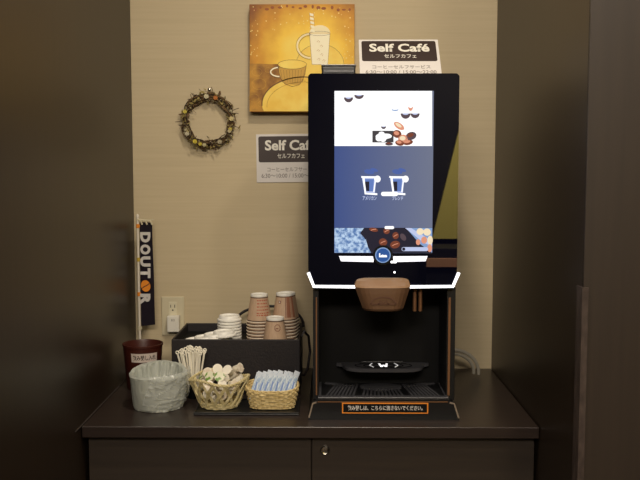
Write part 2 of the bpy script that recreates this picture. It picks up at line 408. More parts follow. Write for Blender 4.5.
# spout cover
def loft(bm, secs, mi=0):
    "secs: list of rings of (x, y, z)"
    rings = [[bm.verts.new(p) for p in s] for s in secs]
    for a, b in zip(rings, rings[1:]):
        n = len(a)
        for i in range(n): bm.faces.new((a[i], a[(i + 1) % n], b[(i + 1) % n], b[i])).material_index = mi
    bm.faces.new(rings[0][::-1]).material_index = mi; bm.faces.new(rings[-1]).material_index = mi
YS = F - .055
def ring3(pxl, pxr, py, yf, r=.35):
    out = []
    a, z = P(pxl, py, yf); c, _ = P(pxr, py, yf); m = (a + c) / 2; h = (c - a) / 2
    for k in range(13):
        t = -1 + k / 6
        out.append((m + h * t, yf + .020 * abs(t) ** 4, z))
    out += [(c, F + .02, z), (a, F + .02, z)]
    return out
def front_at(pyw, y): return y
bm = bmesh.new()
loft(bm, [ring3(361, 406, 278.5, F - .012), ring3(357, 409.5, 281.5, F - .030), ring3(355.2, 411, 286, YS + .006), ring3(355.2, 411, 288.3, YS)])
sc = obj('spout_cover', bm, M['spout'], mc)
bm = bmesh.new()
loft(bm, [ring3(355.4, 410.8, 288.5, YS), ring3(357.2, 409, 294, YS + .0005), ring3(363, 404, 309.5, YS + .004), ring3(364.5, 402.5, 311.3, YS + .008)])
sl = obj('spout_body', bm, M['spout_low'], mc)
bm = bmesh.new(); yy = YS - .0008
em = mat('emblem_brown', srgb(92, 62, 46), .4)
c = P(383.5, 304, YS)
for k, r in enumerate((.030,)):
    ribbon(bm, [(c[0] + x * 1.0, c[1] + z * .55) for x, z in ell(0, 0, r, r, 14, 0, PI)], .003, yy)
ribbon(bm, [(c[0] - .012, c[1] - .002), (c[0] - .008, c[1] + .008), (c[0], c[1] + .002), (c[0] + .008, c[1] + .008), (c[0] + .012, c[1] - .002)], .003, yy)
ribbon(bm, [(c[0] - .030, c[1]), (c[0] + .030, c[1])], .003, yy)
obj('emblem', bm, em, sl)
# hot water nozzles
bm = bmesh.new()
for px in (414.6, 420.2):
    x, z = P(px, 311, F + .03); tube(bm, [(x, F + .03, z), (x, F + .03, z + .01), (x, F + .03, zb + .004)], .0048, 12)
obj('water_nozzle', bm, M['copper'], mc, smooth=True)
# lower body: cavity with side pillars and back
zt = P(380, 402)[1]
pil = P(313, 300, F + .02)[0], P(318.8, 300, F + .02)[0], P(447, 300, F + .02)[0], P(455.6, 300, F + .02)[0]
for a, c_ in ((pil[0], pil[1]), (pil[2], pil[3])):
    bm = bmesh.new(); box(bm, a, c_, F + .02, -.12, zt, zb + .002, .001); obj('side_pillar', bm, M['black'], mc)
bm = bmesh.new(); box(bm, pil[1], pil[2], -.395, -.12, zt, zb + .002); obj('back_panel', bm, M['matte'], mc)
for px, wd_ in ((316.4, .0035), (449.6, .006)):
    x = P(px, 300, F + .02)[0]
    bm = bmesh.new(); box(bm, x - wd_ / 2, x + wd_ / 2, F + .0175, F + .0199, zt + .012, P(0, 297, F + .02)[1], .0006); obj('copper_strip', bm, M['copper'], mc)
# cup shelf
zs = W(380, 371.3, -.480).z
xc = W(383.5, 371, -.45).x
bm = bmesh.new()
pts = [(xc + .112 * math.cos(a), -.395 + .105 * math.sin(a)) for a in [PI + PI * k / 16 for k in range(17)]]
pts = [(xc - .122, -.402), (xc - .122, -.412), (xc - .108, -.418)] + [(xc + .103 * abs(math.cos(a)) ** .5 * (1 if math.cos(a) > 0 else -1), -.430 - .050 * abs(math.sin(a)) ** .6) for a in [PI * 1.04 + PI * .92 * k / 16 for k in range(17)]] + [(xc + .108, -.418), (xc + .122, -.412), (xc + .122, -.402)]
slab(bm, pts, zs - .003, zs + .006); bmesh.ops.bevel(bm, geom=bm.edges[:], offset=.0012, segments=2, affect='EDGES')
cs = obj('cup_shelf', bm, M['tray'], mc)
bm = bmesh.new()
box(bm, xc - .055, xc + .055, -.4015, -.3955, zs - .02, zs + .008, .001)
obj('shelf_bracket', bm, M['black'], cs)
bm = bmesh.new()
for k in range(3):
    tube(bm, [(xc + (.074 - .022 * k) * math.cos(a), -.443 + (.030 - .009 * k) * math.sin(a), zs + .0068) for a in [2 * PI * j / 36 for j in range(36)]], .0012, 6, closed=True)
obj('shelf_ring', bm, M['matte'], cs)
bm = bmesh.new()
zz = zs + .0072
def mark(pts, w=.003):
    pts = [Vector(p) for p in pts]
    for p, q in zip(pts, pts[1:]):
        t = (q - p).normalized(); nn = Vector((-t.y, t.x)) * w / 2
        slab(bm, [p + nn, q + nn, q - nn, p - nn], zz, zz + .0008)
mk = mat('mark_white', (.8, .8, .8, 1), .4, emit=(1, 1, 1, 1), es=.35); mk2 = mat('mark_lit', (.8, .8, .8, 1), .4, emit=(1, 1, 1, 1), es=.8)
for pts, w, m_ in (([(xc - .028, -.420), (xc - .036, -.444), (xc - .027, -.466)], .0026, mk), ([(xc + .030, -.420), (xc + .038, -.444), (xc + .029, -.466)], .0026, mk),
                  ([(xc - .010, -.425), (xc - .006, -.462), (xc, -.444), (xc + .006, -.462), (xc + .010, -.425)], .0056, mk2),
                  ([(xc - .07, -.438), (xc - .060, -.420), (xc - .046, -.410)], .0014, M['tray']), ([(xc + .048, -.410), (xc + .060, -.420), (xc + .068, -.438)], .0014, M['tray'])):
    bm = bmesh.new(); mark(pts, w); obj('shelf_mark', bm, m_, cs)
# drip tray with slatted grate
zg = W(380, 397, F + .004).z
x0, x1 = P(318, 400)[0], P(449, 400)[0]
bm = bmesh.new(); box(bm, x0, x1, F + .004, -.3955, zt, zg - .004, .001); dt = obj('drip_tray', bm, M['black'], mc)
bm = bmesh.new(); zz0 = zg - .0038
box(bm, x0, x1, F + .002, F + .020, zz0, zg, .0012)
box(bm, x0, x0 + .008, F + .020, -.40, zz0, zg, .001); box(bm, x1 - .008, x1, F + .020, -.40, zz0, zg, .001)
xc2 = (x0 + x1) / 2
def bar(ax, ay, bx, by, w=.0045):
    p, q = Vector((ax, ay)), Vector((bx, by)); t = (q - p).normalized(); nn = Vector((-t.y, t.x)) * w / 2
    slab(bm, [p + nn, q + nn, q - nn, p - nn], zz0, zg - .0003)
for k in range(11):      # fan of slats: straight in the middle, slanted at the sides
    u = (k - 5) / 5
    bar(xc2 + u * .05, F + .02, xc2 + u * .04, -.45, .0055)
for s in (-1, 1):
    for k in range(8):
        bar(xc2 + s * (.075 + .0095 * k), F + .02, xc2 + s * (.060 + .0080 * k), -.42, .0055)
slab(bm, [(xc2 + .055 * math.cos(a), -.445 + .03 * math.sin(a)) for a in [2 * PI * k / 24 for k in range(24)]], zz0, zg)
for s in (-1, 1): bar(xc2 + s * .07, -.43, xc2 + s * .145, -.405, .010)
obj('tray_grate', bm, M['tray'], dt)
# base
bx0, bx1 = P(308.2, 416)[0], P(459.5, 416)[0]
bs = [(bx0, ZC + .0005), (bx0 + .001, P(0, 416)[1]), (P(312.3, 403)[0], zt - .003), (P(316, 402)[0], zt), (P(450, 402)[0], zt), (P(454.6, 403)[0], zt - .003), (bx1 - .001, P(0, 416)[1]), (bx1, ZC + .0005)]
bm = bmesh.new(); prism(bm, bs, F, -.12); bs_o = obj('base', bm, M['black'], mc)
bm = bmesh.new(); strip([P(317.5, 401.8), P(448, 401.8)], .0022, F - .0015, F - .0001); obj('trim_line', bm, M['copper'], bs_o)
bm = bmesh.new(); strip([(bs[1][0] + .001, bs[1][1] - .002), (bs[2][0] + .001, bs[2][1] - .001), (bs[3][0] + .001, bs[3][1] - .001)], .004, F - .0015, F - .0001)
obj('corner_trim', bm, M['silver'], bs_o)
bm = bmesh.new(); strip([(bs[6][0] - .001, bs[6][1] - .002), (bs[5][0] - .001, bs[5][1] - .001), (bs[4][0] - .001, bs[4][1] - .001)], .004, F - .0015, F - .0001)
obj('corner_trim', bm, M['silver'], bs_o)
# notice sticker on the base
n0, n1 = P(342, 413.2); n2, n3 = P(428.2, 402.6)
bm = bmesh.new(); prism(bm, [(n0, n1), (n2, n1), (n2, n3), (n0, n3)], F - .0022, F - .0016)
tmp = bm
ns = obj('notice', bm, [mat('notice_orange', srgb(235, 140, 45), .5)], bs_o)
bm = bmesh.new(); prism(bm, [(n0 + .003, n1 + .003), (n2 - .003, n1 + .003), (n2 - .003, n3 - .003), (n0 + .003, n3 - .003)], F - .0026, F - .0023)
obj('notice_field', bm, M['matte'], ns)
text('notice_lettering', '飲み残しは、こちらに流さないでください。', n0 + .014, n2 - .014, n1 + .0072, n3 - .0068, F - .0029, M['paper'], ns, .02)
# bean hopper lid on top
h0 = W(322, 66, -.40); h1 = W(355.5, 66, -.40)
bm = bmesh.new(); box(bm, h0.x, h1.x, -.40, -.22, zT - .0005, h0.z, .003)
hp = obj('hopper', bm, M['black'], mc)
bm = bmesh.new()
for k in range(2): box(bm, h0.x + .004, h1.x - .004, -.402, -.400, zT + .008 + k * .012, zT + .012 + k * .012, .0005)
box(bm, h0.x - .002, h1.x + .002, -.402, -.218, h0.z + .0003, h0.z + .004, .001)
obj('hopper_lid', bm, M['tray'], hp)
# pair of hoses leaving the machine on the right
for dx, dy, nm, lb_ in ((0, 0, 'hose', 'outer pale hose bending from the machine back down to the worktop'), (-.013, .010, 'hose', 'inner pale hose beside the outer one behind the machine')):
    a = W(452, 350, -.14); e_ = W(478.5, 375.5, -.10)
    pts = []
    for k in range(15):
        t = k / 14
        x = a.x + (e_.x - a.x) * math.sin(t * PI / 2) + dx; z = a.z - (a.z - ZC - .006) * (1 - math.cos(t * PI / 2)) + dx * (1 - t)
        pts.append((x, -.14 + .04 * t + dy, z))
    pts.insert(0, (pts[0][0] - .04, pts[0][1], pts[0][2] + .002))
    bm = bmesh.new(); tube(bm, pts, .0052, 8)
    tag(obj(nm, bm, M['rubber'], origin=(e_.x + dx, -.1, ZC), smooth=True), lb_, 'hose', 'hoses behind the machine')

# ------------------------------------------------------------------ signs
def make_sign(label, easel=False):
    r = thing('notice_sign', (0, 0, 0), label, 'sign', 'self service signs')
    bm = bmesh.new(); box(bm, -.105, .105, -.002, 0, 0, .148, .0004); bd = obj('board', bm, M['paper'], r)
    bm = bmesh.new(); prism(bm, rrect(-.098, .098, .062, .1415, .006), -.0026, -.0021); hd = obj('header', bm, M['header'], r)
    text('lettering', 'Self Café', -.078, .080, .098, .130, -.0030, M['white'], hd, .03)
    text('lettering', 'セルフカフェ', -.040, .044, .074, .0885, -.0030, M['white'], hd, .01)
    text('lettering', 'コーヒーセルフサービス', -.072, .078, .033, .047, -.0024, M['grey_ink'], bd, .008)
    text('lettering', '6:30～10:00 / 15:00～22:00', -.090, .092, .014, .027, -.0024, M['grey_ink'], bd, .008)
    if easel:
        bm = bmesh.new(); box(bm, -.02, .02, .0002, .0022, .02, .13, .0004); obj('easel_back', bm, M['ivory'], r)
    return r
s1 = make_sign('white sign with brown header on the wall, half behind the machine')
a = W(256.8, 182.2, -.002); s1.location = (a.x + .105, -.0004, a.z); s1.rotation_euler = (0, math.radians(-.6), 0)
s2 = make_sign('white sign with brown header leaning back on top of the machine', True)
a = W(401, 60, -.43)
s2.location = (a.x, -.435, zT + .0015); s2.rotation_euler = (math.radians(-42), 0, 0)
# its easel foot reaches the machine top behind it
bm = bmesh.new()
ax = .0; th = math.radians(42)
tp = Vector((0, math.sin(th) * .125 + .004, math.cos(th) * .125))
lp = [tp, tp + Vector((0, .035, -.1) ).normalized() * 0]
foot = Vector((0, tp.y + .03, 0))
inv = Euler((math.radians(-42), 0, 0)).to_matrix().inverted()
q0, q1 = inv @ tp, inv @ foot
tube(bm, [q0 + Vector((0, 0, 0)), q1], .002, 6)
o = obj('easel_leg', bm, M['ivory'], None); o.parent = s2; o.location = (0, 0, 0)

# ------------------------------------------------------------------ painting
YP = -.037
def Q(px, py): w = W(px, py, YP); return (w.x, w.z)
pnx0, pnz1 = Q(249.3, 4.2); pnx1, pnz0 = Q(354.3, 111.8)
pt = thing('wall_painting', ((pnx0 + pnx1) / 2, 0, pnz0), 'square golden canvas painting of a teacup and tall mug on wall', 'painting')
gold = mat('painted_gold', srgb(215, 165, 60), .6)
b = gold.node_tree.nodes['Principled BSDF']
tc = N(gold, 'ShaderNodeTexCoord'); mp = N(gold, 'ShaderNodeMapping'); mp.inputs['Location'].default_value = (-.58, 0, -.52); mp.inputs['Scale'].default_value = (1, 0, 1.05)
mp.vector_type = 'POINT'
ln = N(gold, 'ShaderNodeVectorMath', operation='LENGTH'); nz = N(gold, 'ShaderNodeTexNoise'); nz.inputs['Scale'].default_value = 5; nz.inputs['Detail'].default_value = 6
ad = N(gold, 'ShaderNodeMath', operation='MULTIPLY_ADD'); ad.inputs[1].default_value = .35
rp = N(gold, 'ShaderNodeValToRGB'); cr = rp.color_ramp
cr.elements[0].position = .22; cr.elements[0].color = srgb(255, 234, 120); cr.elements[1].position = .90; cr.elements[1].color = srgb(138, 80, 22)
k = cr.elements.new(.50); k.color = srgb(250, 204, 66); k = cr.elements.new(.70); k.color = srgb(212, 148, 36)
L(gold, tc.outputs['Generated'], mp.inputs[0]); L(gold, mp.outputs[0], ln.inputs[0]); L(gold, tc.outputs['Generated'], nz.inputs[0])
L(gold, nz.outputs[0], ad.inputs[0]); L(gold, ln.outputs['Value'], ad.inputs[2]); L(gold, ad.outputs[0], rp.inputs[0]); L(gold, rp.outputs[0], b.inputs['Base Color'])
bm = bmesh.new(); box(bm, pnx0, pnx1, YP, -.0003, pnz0, pnz1, .0015); obj('canvas', bm, gold, pt)
PM = [noisy(mat('paint_umber', (0, 0, 0, 1), .6), srgb(128, 80, 20), srgb(196, 142, 46), (30, 30, 30), 5),
      noisy(mat('paint_yellow', (0, 0, 0, 1), .6), srgb(244, 200, 76), srgb(255, 226, 110), (14, 14, 14), 5),
      mat('paint_ink', srgb(105, 66, 22), .6), mat('paint_cream', srgb(255, 246, 212), .6), mat('paint_ivory', srgb(250, 236, 190), .6),
      noisy(mat('paint_ochre', (0, 0, 0, 1), .6), srgb(176, 128, 36), srgb(208, 160, 58), (30, 30, 30), 4), mat('paint_cup', srgb(205, 160, 64), .6),
      mat('paint_spark', srgb(250, 226, 140), .6), mat('paint_sienna', srgb(150, 78, 26), .6)]
bm = bmesh.new(); l1, l2, l3, l4, l5 = [YP - .0003 * k for k in range(1, 6)]
q = lambda pts: [Q(*p) for p in pts]
QE = lambda cx, cy, rx, ry, a0=0, a1=2 * PI, n=28: [Q(*p) for p in ell(cx, cy, rx, ry, n, a0, a1)]
flat(bm, q([(249.6, 63.5), (354, 66), (354, 111.5), (249.6, 111.5)]), l1, 0)
for cx, cy, r in ((257, 72, 5), (259, 84, 7), (254, 98, 5), (262, 104, 4), (268, 70, 3)): ribbon(bm, QE(cx, cy, r, r * .8), .0012, l2, 5, True)
flat(bm, [p for p in QE(320, 65, 24, 21) ], l2, 1)                                     # far saucer
ribbon(bm, QE(320, 65, 24, 21), .0009, l3, 2, True)
sau = [(x, min(y, 111.3)) for x, y in ell(304, 104, 42, 27, 40)]
sau = [p for p in sau]
flat(bm, q([(x, y) for x, y in sau if x < 354]), l3, 1)                                # near saucer
ribbon(bm, q([p for p in ell(304, 104, 42, 27, 40, PI * .98, 1.78 * PI)]), .0032, l4, 2)
ribbon(bm, q([p for p in ell(304, 106, 37, 24, 40, PI * .98, 1.75 * PI)]), .0012, l4, 5)
# tall mug
flat(bm, q([(309.5, 33.5), (330, 33.5), (327.8, 64.5), (312, 64.5)]), l4, 3)
flat(bm, QE(319.8, 33, 10.3, 7.8, PI, 2 * PI), l4 - .0001, 4)
ribbon(bm, QE(319.8, 33.5, 10.3, 2.2), .0008, l5, 2, True)
ribbon(bm, q([(309.5, 33.5), (312, 64.5), (327.8, 64.5), (330, 33.5)]), .0009, l5, 2)
HA = lambda rx, ry: [Q(*p) for p in ell(310.5, 46, rx, ry, 18, PI * .5, PI * 1.5)]
ribbon(bm, HA(13.2, 12), .0048, l4, 4); ribbon(bm, HA(14.5, 13.3), .0008, l5, 2); ribbon(bm, HA(11.6, 10.4), .0008, l5, 2)
for cx, cy in ((318.5, 42), (321.5, 46.5), (318.5, 51), (322, 55), (319, 59.5), (324, 61)):
    ribbon(bm, q([(cx - 1.6, cy), (cx, cy - 1.5), (cx + 1.2, cy - .3), (cx, cy + .9)]), .0010, l5, 5)
for k in range(5):                                                                     # striped stick
    flat(bm, q([(309.6 + k * .3, 13 + k * 4), (313.4 + k * .3, 14 + k * 4), (313.6 + k * .3, 16.6 + k * 4), (309.8 + k * .3, 15.6 + k * 4)]), l5 - .0004, 3)
ribbon(bm, q([(309.2, 12), (311, 33)]), .0008, l4, 5); ribbon(bm, q([(313.4, 12.5), (315, 29)]), .0008, l4, 5)
# teacup
flat(bm, q([(278, 65), (306, 65), (305, 74), (302, 81.5), (299, 85), (285, 84), (281, 79), (279, 73)]), l4, 6)
flat(bm, QE(292.3, 64.5, 14.3, 4.6), l5, 1)
ribbon(bm, QE(292.3, 64.5, 14.3, 4.6), .0011, l5 - .0002, 2, True)
ribbon(bm, q([(278, 65.5), (279, 73), (281, 79), (285, 84), (292, 86.5), (299, 85), (302, 81.5), (305, 74), (306.2, 65.5)]), .0014, l5, 2)
for k in range(9): ribbon(bm, q([(280.5 + k * 3, 70), (282.6 + k * 2.5, 82.5)]), .0007, l5, 2)
HB_ = lambda rx, ry: [Q(*p) for p in ell(279.5, 72, rx, ry, 16, PI * .5, PI * 1.5)]
ribbon(bm, HB_(8.8, 4.6), .0040, l4, 3); ribbon(bm, HB_(10, 5.8), .0008, l5, 2)
rnd = random.Random(3)
for k in range(70):                                                                    # pale sparkles
    x = rnd.uniform(251, 352); y = rnd.uniform(5.5, 30) if k < 44 else rnd.uniform(30, 60)
    if k >= 44: x = rnd.choice((rnd.uniform(250.5, 258), rnd.uniform(343, 353)))
    r = rnd.uniform(.25, .75); flat(bm, QE(x, y, r, r, n=8), l2 - .00001 * k, 7)
for k in range(16):
    x = 254 + k * 6.4 + rnd.uniform(-1.5, 1.5); flat(bm, QE(x, rnd.uniform(6, 10), rnd.uniform(1, 2.6), rnd.uniform(.8, 2), n=10), l1, 8)
obj('painted_picture', bm, PM, pt, norm=False)

# ------------------------------------------------------------------ wreath
wc = W(208, 121, -.022); WR = .0735
wr = thing('dried_wreath', (wc.x, 0, wc.z), 'small round wreath of dried twigs and flowers on the wall', 'wreath')
rnd = random.Random(11)
TM = [noisy(mat('twig', (.1, .07, .04, 1), .8), srgb(84, 62, 36), srgb(120, 94, 58), (200, 200, 200), 2), mat('twig_dark', srgb(62, 44, 28), .8)]
bm = bmesh.new()
for k in range(46):
    a0 = rnd.uniform(0, 2 * PI); ln_ = rnd.uniform(.7, 2.2); r0 = WR + rnd.uniform(-.010, .010); y0 = -.016 + rnd.uniform(-.010, .010); ph = rnd.uniform(0, 6)
    pts = []
    for j in range(12):
        a = a0 + ln_ * j / 11
        rr = r0 + .005 * math.sin(ph + j * .9); pts.append((wc.x + rr * math.cos(a), y0 + .004 * math.cos(ph + j), wc.z + rr * math.sin(a)))
    tube(bm, pts, rnd.uniform(.0010, .0022), 5, mi=k % 2)
for k in range(70):
    a = rnd.uniform(0, 2 * PI); r0 = WR + rnd.uniform(-.008, .008); da = rnd.uniform(-.5, .5); l_ = rnd.uniform(.010, .026) * (1 if rnd.random() < .6 else -.5)
    p = Vector((wc.x + r0 * math.cos(a), -.024, wc.z + r0 * math.sin(a)))
    q_ = p + Vector((math.cos(a + da) * l_, rnd.uniform(-.010, .002), math.sin(a + da) * l_)); tube(bm, [p, (p + q_) / 2 + Vector((0, -.001, .001)), q_], .0009, 4, mi=1)
obj('twig_ring', bm, TM, wr)
LM = [mat('leaf_olive', srgb(156, 140, 84), .7), mat('leaf_grey', srgb(176, 166, 132), .7), mat('leaf_brown', srgb(96, 70, 42), .7)]
bm = bmesh.new()
for k in range(280):
    a = rnd.uniform(0, 2 * PI); r0 = WR + rnd.gauss(0, .0075); c = Vector((wc.x + r0 * math.cos(a), -.012 - rnd.uniform(0, .016), wc.z + r0 * math.sin(a)))
    R_ = Euler((rnd.uniform(0, 6), rnd.uniform(0, 6), rnd.uniform(0, 6))).to_matrix(); s = rnd.uniform(.004, .0095)
    ps = [R_ @ Vector(v) * s for v in ((-1, 0, 0), (-.3, .42, .12), (.5, .35, .1), (1, 0, 0), (.5, -.35, .1), (-.3, -.42, .12))]
    top = [bm.verts.new(c + p) for p in ps]; bot = [bm.verts.new(c + p * .96 + R_ @ Vector((0, 0, -.0006))) for p in ps]
    mi = rnd.choice((0, 0, 1, 2)); n = 6
    bm.faces.new(top).material_index = mi; bm.faces.new(bot[::-1]).material_index = mi
    for i in range(n): bm.faces.new((top[i], top[(i + 1) % n], bot[(i + 1) % n], bot[i])).material_index = mi
tag(obj('leaves', bm, LM, wr), kind='stuff')
for nm, deg, colr, s in (('yellow dried flower', 128 + 30, (200, 186, 84), .0064), ('yellow dried flower', 238, (206, 188, 70), .0072), ('yellow dried flower', -20, (192, 178, 80), .006),
                        ('orange dried flower', 70, (190, 120, 60), .0072), ('pale dried flower', 92, (205, 196, 165), .0080), ('pale dried flower', 5, (205, 190, 140), .0078),
                        ('pale dried flower', 212, (196, 188, 160), .0068), ('pale dried flower', 262, (190, 180, 140), .0062), ('pale dried flower', 300, (176, 166, 138), .0070), ('pale dried flower', 335, (188, 176, 140), .0060), ('yellow dried flower', 252, (196, 180, 70), .006)):
    a = math.radians(deg); c = Vector((wc.x + WR * math.cos(a), -.031, wc.z + WR * math.sin(a))); bm = bmesh.new()
    for j in range(9):                                   # small layered petals round a knob
        b_ = 2 * PI * j / 9; d_ = Vector((math.cos(b_), -.5, math.sin(b_))).normalized()
        t_ = bmesh.new(); bmesh.ops.create_icosphere(t_, subdivisions=1, radius=1)
        rot = d_.to_track_quat('X', 'Y').to_matrix().to_4x4()
        merge(bm, t_, 0, Matrix.Translation(c + d_ * s * .6) @ rot @ Matrix.Diagonal((s * .62, s * .34, s * .22, 1)))
    t_ = bmesh.new(); bmesh.ops.create_icosphere(t_, subdivisions=2, radius=s * .42); merge(bm, t_, 0, Matrix.Translation(c + Vector((0, -s * .3, 0))))
    tag(obj('dried_flower', bm, mat('petal', srgb(*colr), .7), wr, smooth=True), nm)
bm = bmesh.new(); hz = W(210, 91, 0).z
tube(bm, [(wc.x + .004 + .006 * math.cos(a), -.012, hz - .010 + .012 * math.sin(a)) for a in [2 * PI * k / 14 for k in range(14)]], .0010, 5, closed=True)
obj('hanging_loop', bm, TM[0], wr)
bm = bmesh.new(); t_ = bmesh.new(); lathe(t_, [(0, 0), (.0015, 0), (.0015, .012), (.0045, .0125), (.0050, .0145), (.003, .016), (0, .016)], n=12)
merge(bm, t_, 0, Matrix.Translation((wc.x + .004, 0, hz + .003)) @ Matrix.Rotation(PI / 2, 4, 'X'))
tag(obj('wall_pin', bm, M['chrome'], origin=(wc.x + .004, 0, hz), smooth=True), 'small pin in the wall that the wreath hangs from', 'pin')

# ------------------------------------------------------------------ small banner
YB = -.055
fx0, fz1 = W(139.6, 222, YB).x, W(140, 222, YB).z
fx1, fz0 = W(152.2, 222, YB).x, W(140, 326, YB).z
px_ = W(137.6, 218, YB).x; ptop = W(138, 217, YB).z
bn = thing('tabletop_banner', (px_, YB, ZC), 'narrow dark tabletop banner with white letters on white pole', 'banner')
bm = bmesh.new(); tube(bm, [(px_ + .001, YB, ZC + .008), (px_, YB, 1.1), (px_, YB, ptop)], .0036, 10); lathe(bm, [(0, 0), (.0045, 0), (.0045, .006), (.002, .009), (0, .009)], (px_, YB, ptop), 12)
obj('pole', bm, M['pole'], bn, smooth=True)
bm = bmesh.new(); lathe(bm, [(0, 0), (.018, 0), (.018, .003), (.006, .008), (.006, .016), (0, .016)], (px_ + .001, YB, ZC + .0003), 28); obj('foot', bm, M['white'], bn, smooth=True)
bm = bmesh.new(); nx, nz_ = 6, 24; gv = []
for j in range(nz_ + 1):
    v = j / nz_; row = []
    for i in range(nx + 1):
        u = i / nx; w_ = (fx1 - fx0) * (1 + .12 * v)
        row.append(bm.verts.new((fx0 + u * w_, YB - .001 + .002 * math.sin(v * 9 + u * 3) * u, fz1 + (fz0 - fz1) * v + .006 * u * (v - .2))))
    gv.append(row)
for j in range(nz_):
    for i in range(nx): bm.faces.new((gv[j][i], gv[j][i + 1], gv[j + 1][i + 1], gv[j + 1][i]))
bmesh.ops.solidify(bm, geom=bm.faces[:], thickness=.0006)
fl = obj('flag', bm, M['navy'], bn, smooth=True)
def FL(px, py): w = W(px, py, YB - .005); return w.x, w.z
for ch, ya, yb_ in (('D', 232, 242.5), ('O', 244.3, 254.5), ('U', 256.2, 266.5), ('T', 268, 278), ('R', 293.6, 304.5)):
    text('flag_letter', ch, FL(140, ya)[0], FL(150.3, ya)[0], FL(0, yb_)[1], FL(0, ya)[1], YB - .0045, M['flagwhite'], fl, .06, True)
bm = bmesh.new(); c = FL(145.6, 286); prism(bm, ell(c[0], c[1], .0145, .0180, 24, tilt=.2), YB - .005, YB - .0042, 0)
ribbon(bm, [(c[0] - .012, c[1] - .008), (c[0] - .003, c[1] - .001), (c[0] + .003, c[1] + .001), (c[0] + .012, c[1] + .008)], .0024, YB - .0053, 1)
tag(obj('bean_emblem', bm, [M['orange'], M['navy']], fl, norm=False), 'orange coffee bean emblem')
bm = bmesh.new()
for k in range(3): x = fx0 + .004 + k * .015; tube(bm, [(px_, YB - .003, fz1 + .008), (x, YB - .004, fz1 + .004), (x + .004, YB - .002, fz1 - .008)], .0028, 6)
tube(bm, [(px_, YB - .002, fz1 + .007), (fx0 + .030, YB - .002, fz1 + .005), (fx1 + .006, YB - .002, fz1 + .008)], .002, 6)
obj('cross_rod', bm, M['ivory'], bn, smooth=True)
for py, m_ in ((226, M['orange']), (259.5, mat('clip_yellow', srgb(190, 160, 60), .5)), (294, M['orange']), (328, M['ivory'])):
    z = W(138, py, YB).z; bm = bmesh.new(); tube(bm, [(px_, YB, z - .006), (px_, YB, z + .006)], .0052, 10); box(bm, px_, px_ + .007, YB - .002, YB + .001, z - .003, z + .003)
    obj('clip', bm, m_, bn)

# ------------------------------------------------------------------ outlet + adapter
o0 = W(162.3, 335, 0); o1 = W(184.2, 296.5, 0); ocx, ocz = (o0.x + o1.x) / 2, (o0.z + o1.z) / 2
ol = thing('wall_outlet', (ocx, 0, o0.z), 'ivory wall socket plate low on the wall beside the banner', 'outlet')
bm = bmesh.new(); box(bm, o0.x, o1.x, -.005, -.0002, o0.z, o1.z, .002); obj('cover_plate', bm, M['ivory'], ol)
bm = bmesh.new(); box(bm, ocx - .0125, ocx + .0125, -.0065, -.0045, ocz - .045, ocz + .045, .0012)
sk = obj('socket', bm, mat('socket_ivory', srgb(214, 206, 178), .4), ol)
bm = bmesh.new()
zz = W(173, 306, 0).z
for s in (-1, 1): box(bm, ocx + s * .0062 - .0010, ocx + s * .0062 + .0010, -.0069, -.0064, zz - .004, zz + .005)
t_ = bmesh.new(); bmesh.ops.create_circle(t_, cap_ends=True, segments=12, radius=.0024); merge(bm, t_, 0, Matrix.Translation((ocx, -.0068, zz - .012)) @ Matrix.Rotation(PI / 2, 4, 'X'))
obj('slot', bm, M['hole'], sk, norm=False)
a0 = W(167.3, 332, -.03); a1 = W(179, 316, -.03)
ad_ = thing('power_adapter', ((a0.x + a1.x) / 2, -.02, a0.z), 'small white power adapter plugged into the wall socket', 'adapter')
bm = bmesh.new(); box(bm, a0.x, a1.x, -.034, -.0068, a0.z, a1.z, .0025); bdy = obj('body', bm, M['white'], ad_)
bm = bmesh.new()
for s in (-1, 0, 1): box(bm, (a0.x + a1.x) / 2 + s * .004 - .0008, (a0.x + a1.x) / 2 + s * .004 + .0008, -.0344, -.0339, a1.z - .016, a1.z - .009)
obj('marking', bm, M['grey_ink'], bdy)
cx = a1.x - .008; bm = bmesh.new()
tube(bm, [(cx, -.02, a0.z - .0005), (cx, -.02, a0.z - .02), (cx + .004, -.018, a0.z - .05), (cx + .012, -.02, ZC + .03), (cx + .02, -.024, ZC + .003), (cx + .012, -.045, ZC + .003)], .0022, 8)
obj('cord', bm, M['black'], ad_, smooth=True)

# ------------------------------------------------------------------ organiser box
BX0, BX1, BY0, BY1, BZ = -.431, -.0745, -.315, -.062, W(230, 339.5, -.315).z
bo = thing('organiser_box', ((BX0 + BX1) / 2, (BY0 + BY1) / 2, ZC), 'open black box holding paper cups and white lids', 'box')
t_ = .006
bm = bmesh.new()
box(bm, BX0, BX1, BY0, BY0 + t_, ZC + .001, BZ, .002); obj('front_wall', bm, M['fabric'], bo)
bm = bmesh.new(); box(bm, BX0, BX1, BY1 - t_, BY1, ZC + .001, BZ, .002); obj('back_wall', bm, M['fabric'], bo)
for xa in (BX0, BX1 - t_):
    bm = bmesh.new(); box(bm, xa, xa + t_, BY0 + t_, BY1 - t_, ZC + .001, BZ, .002); obj('side_wall', bm, M['fabric'], bo)
SH = .980
bm = bmesh.new(); box(bm, BX0 + t_, BX1 - t_, BY0 + t_, BY1 - t_, SH - .006, SH - .0003); obj('inner_shelf', bm, M['matte'], bo)
bm = bmesh.new(); box(bm, BX0 + t_, BX1 - t_, BY0 + t_, BY1 - t_, ZC + .001, ZC + .006); obj('bottom', bm, M['matte'], bo)
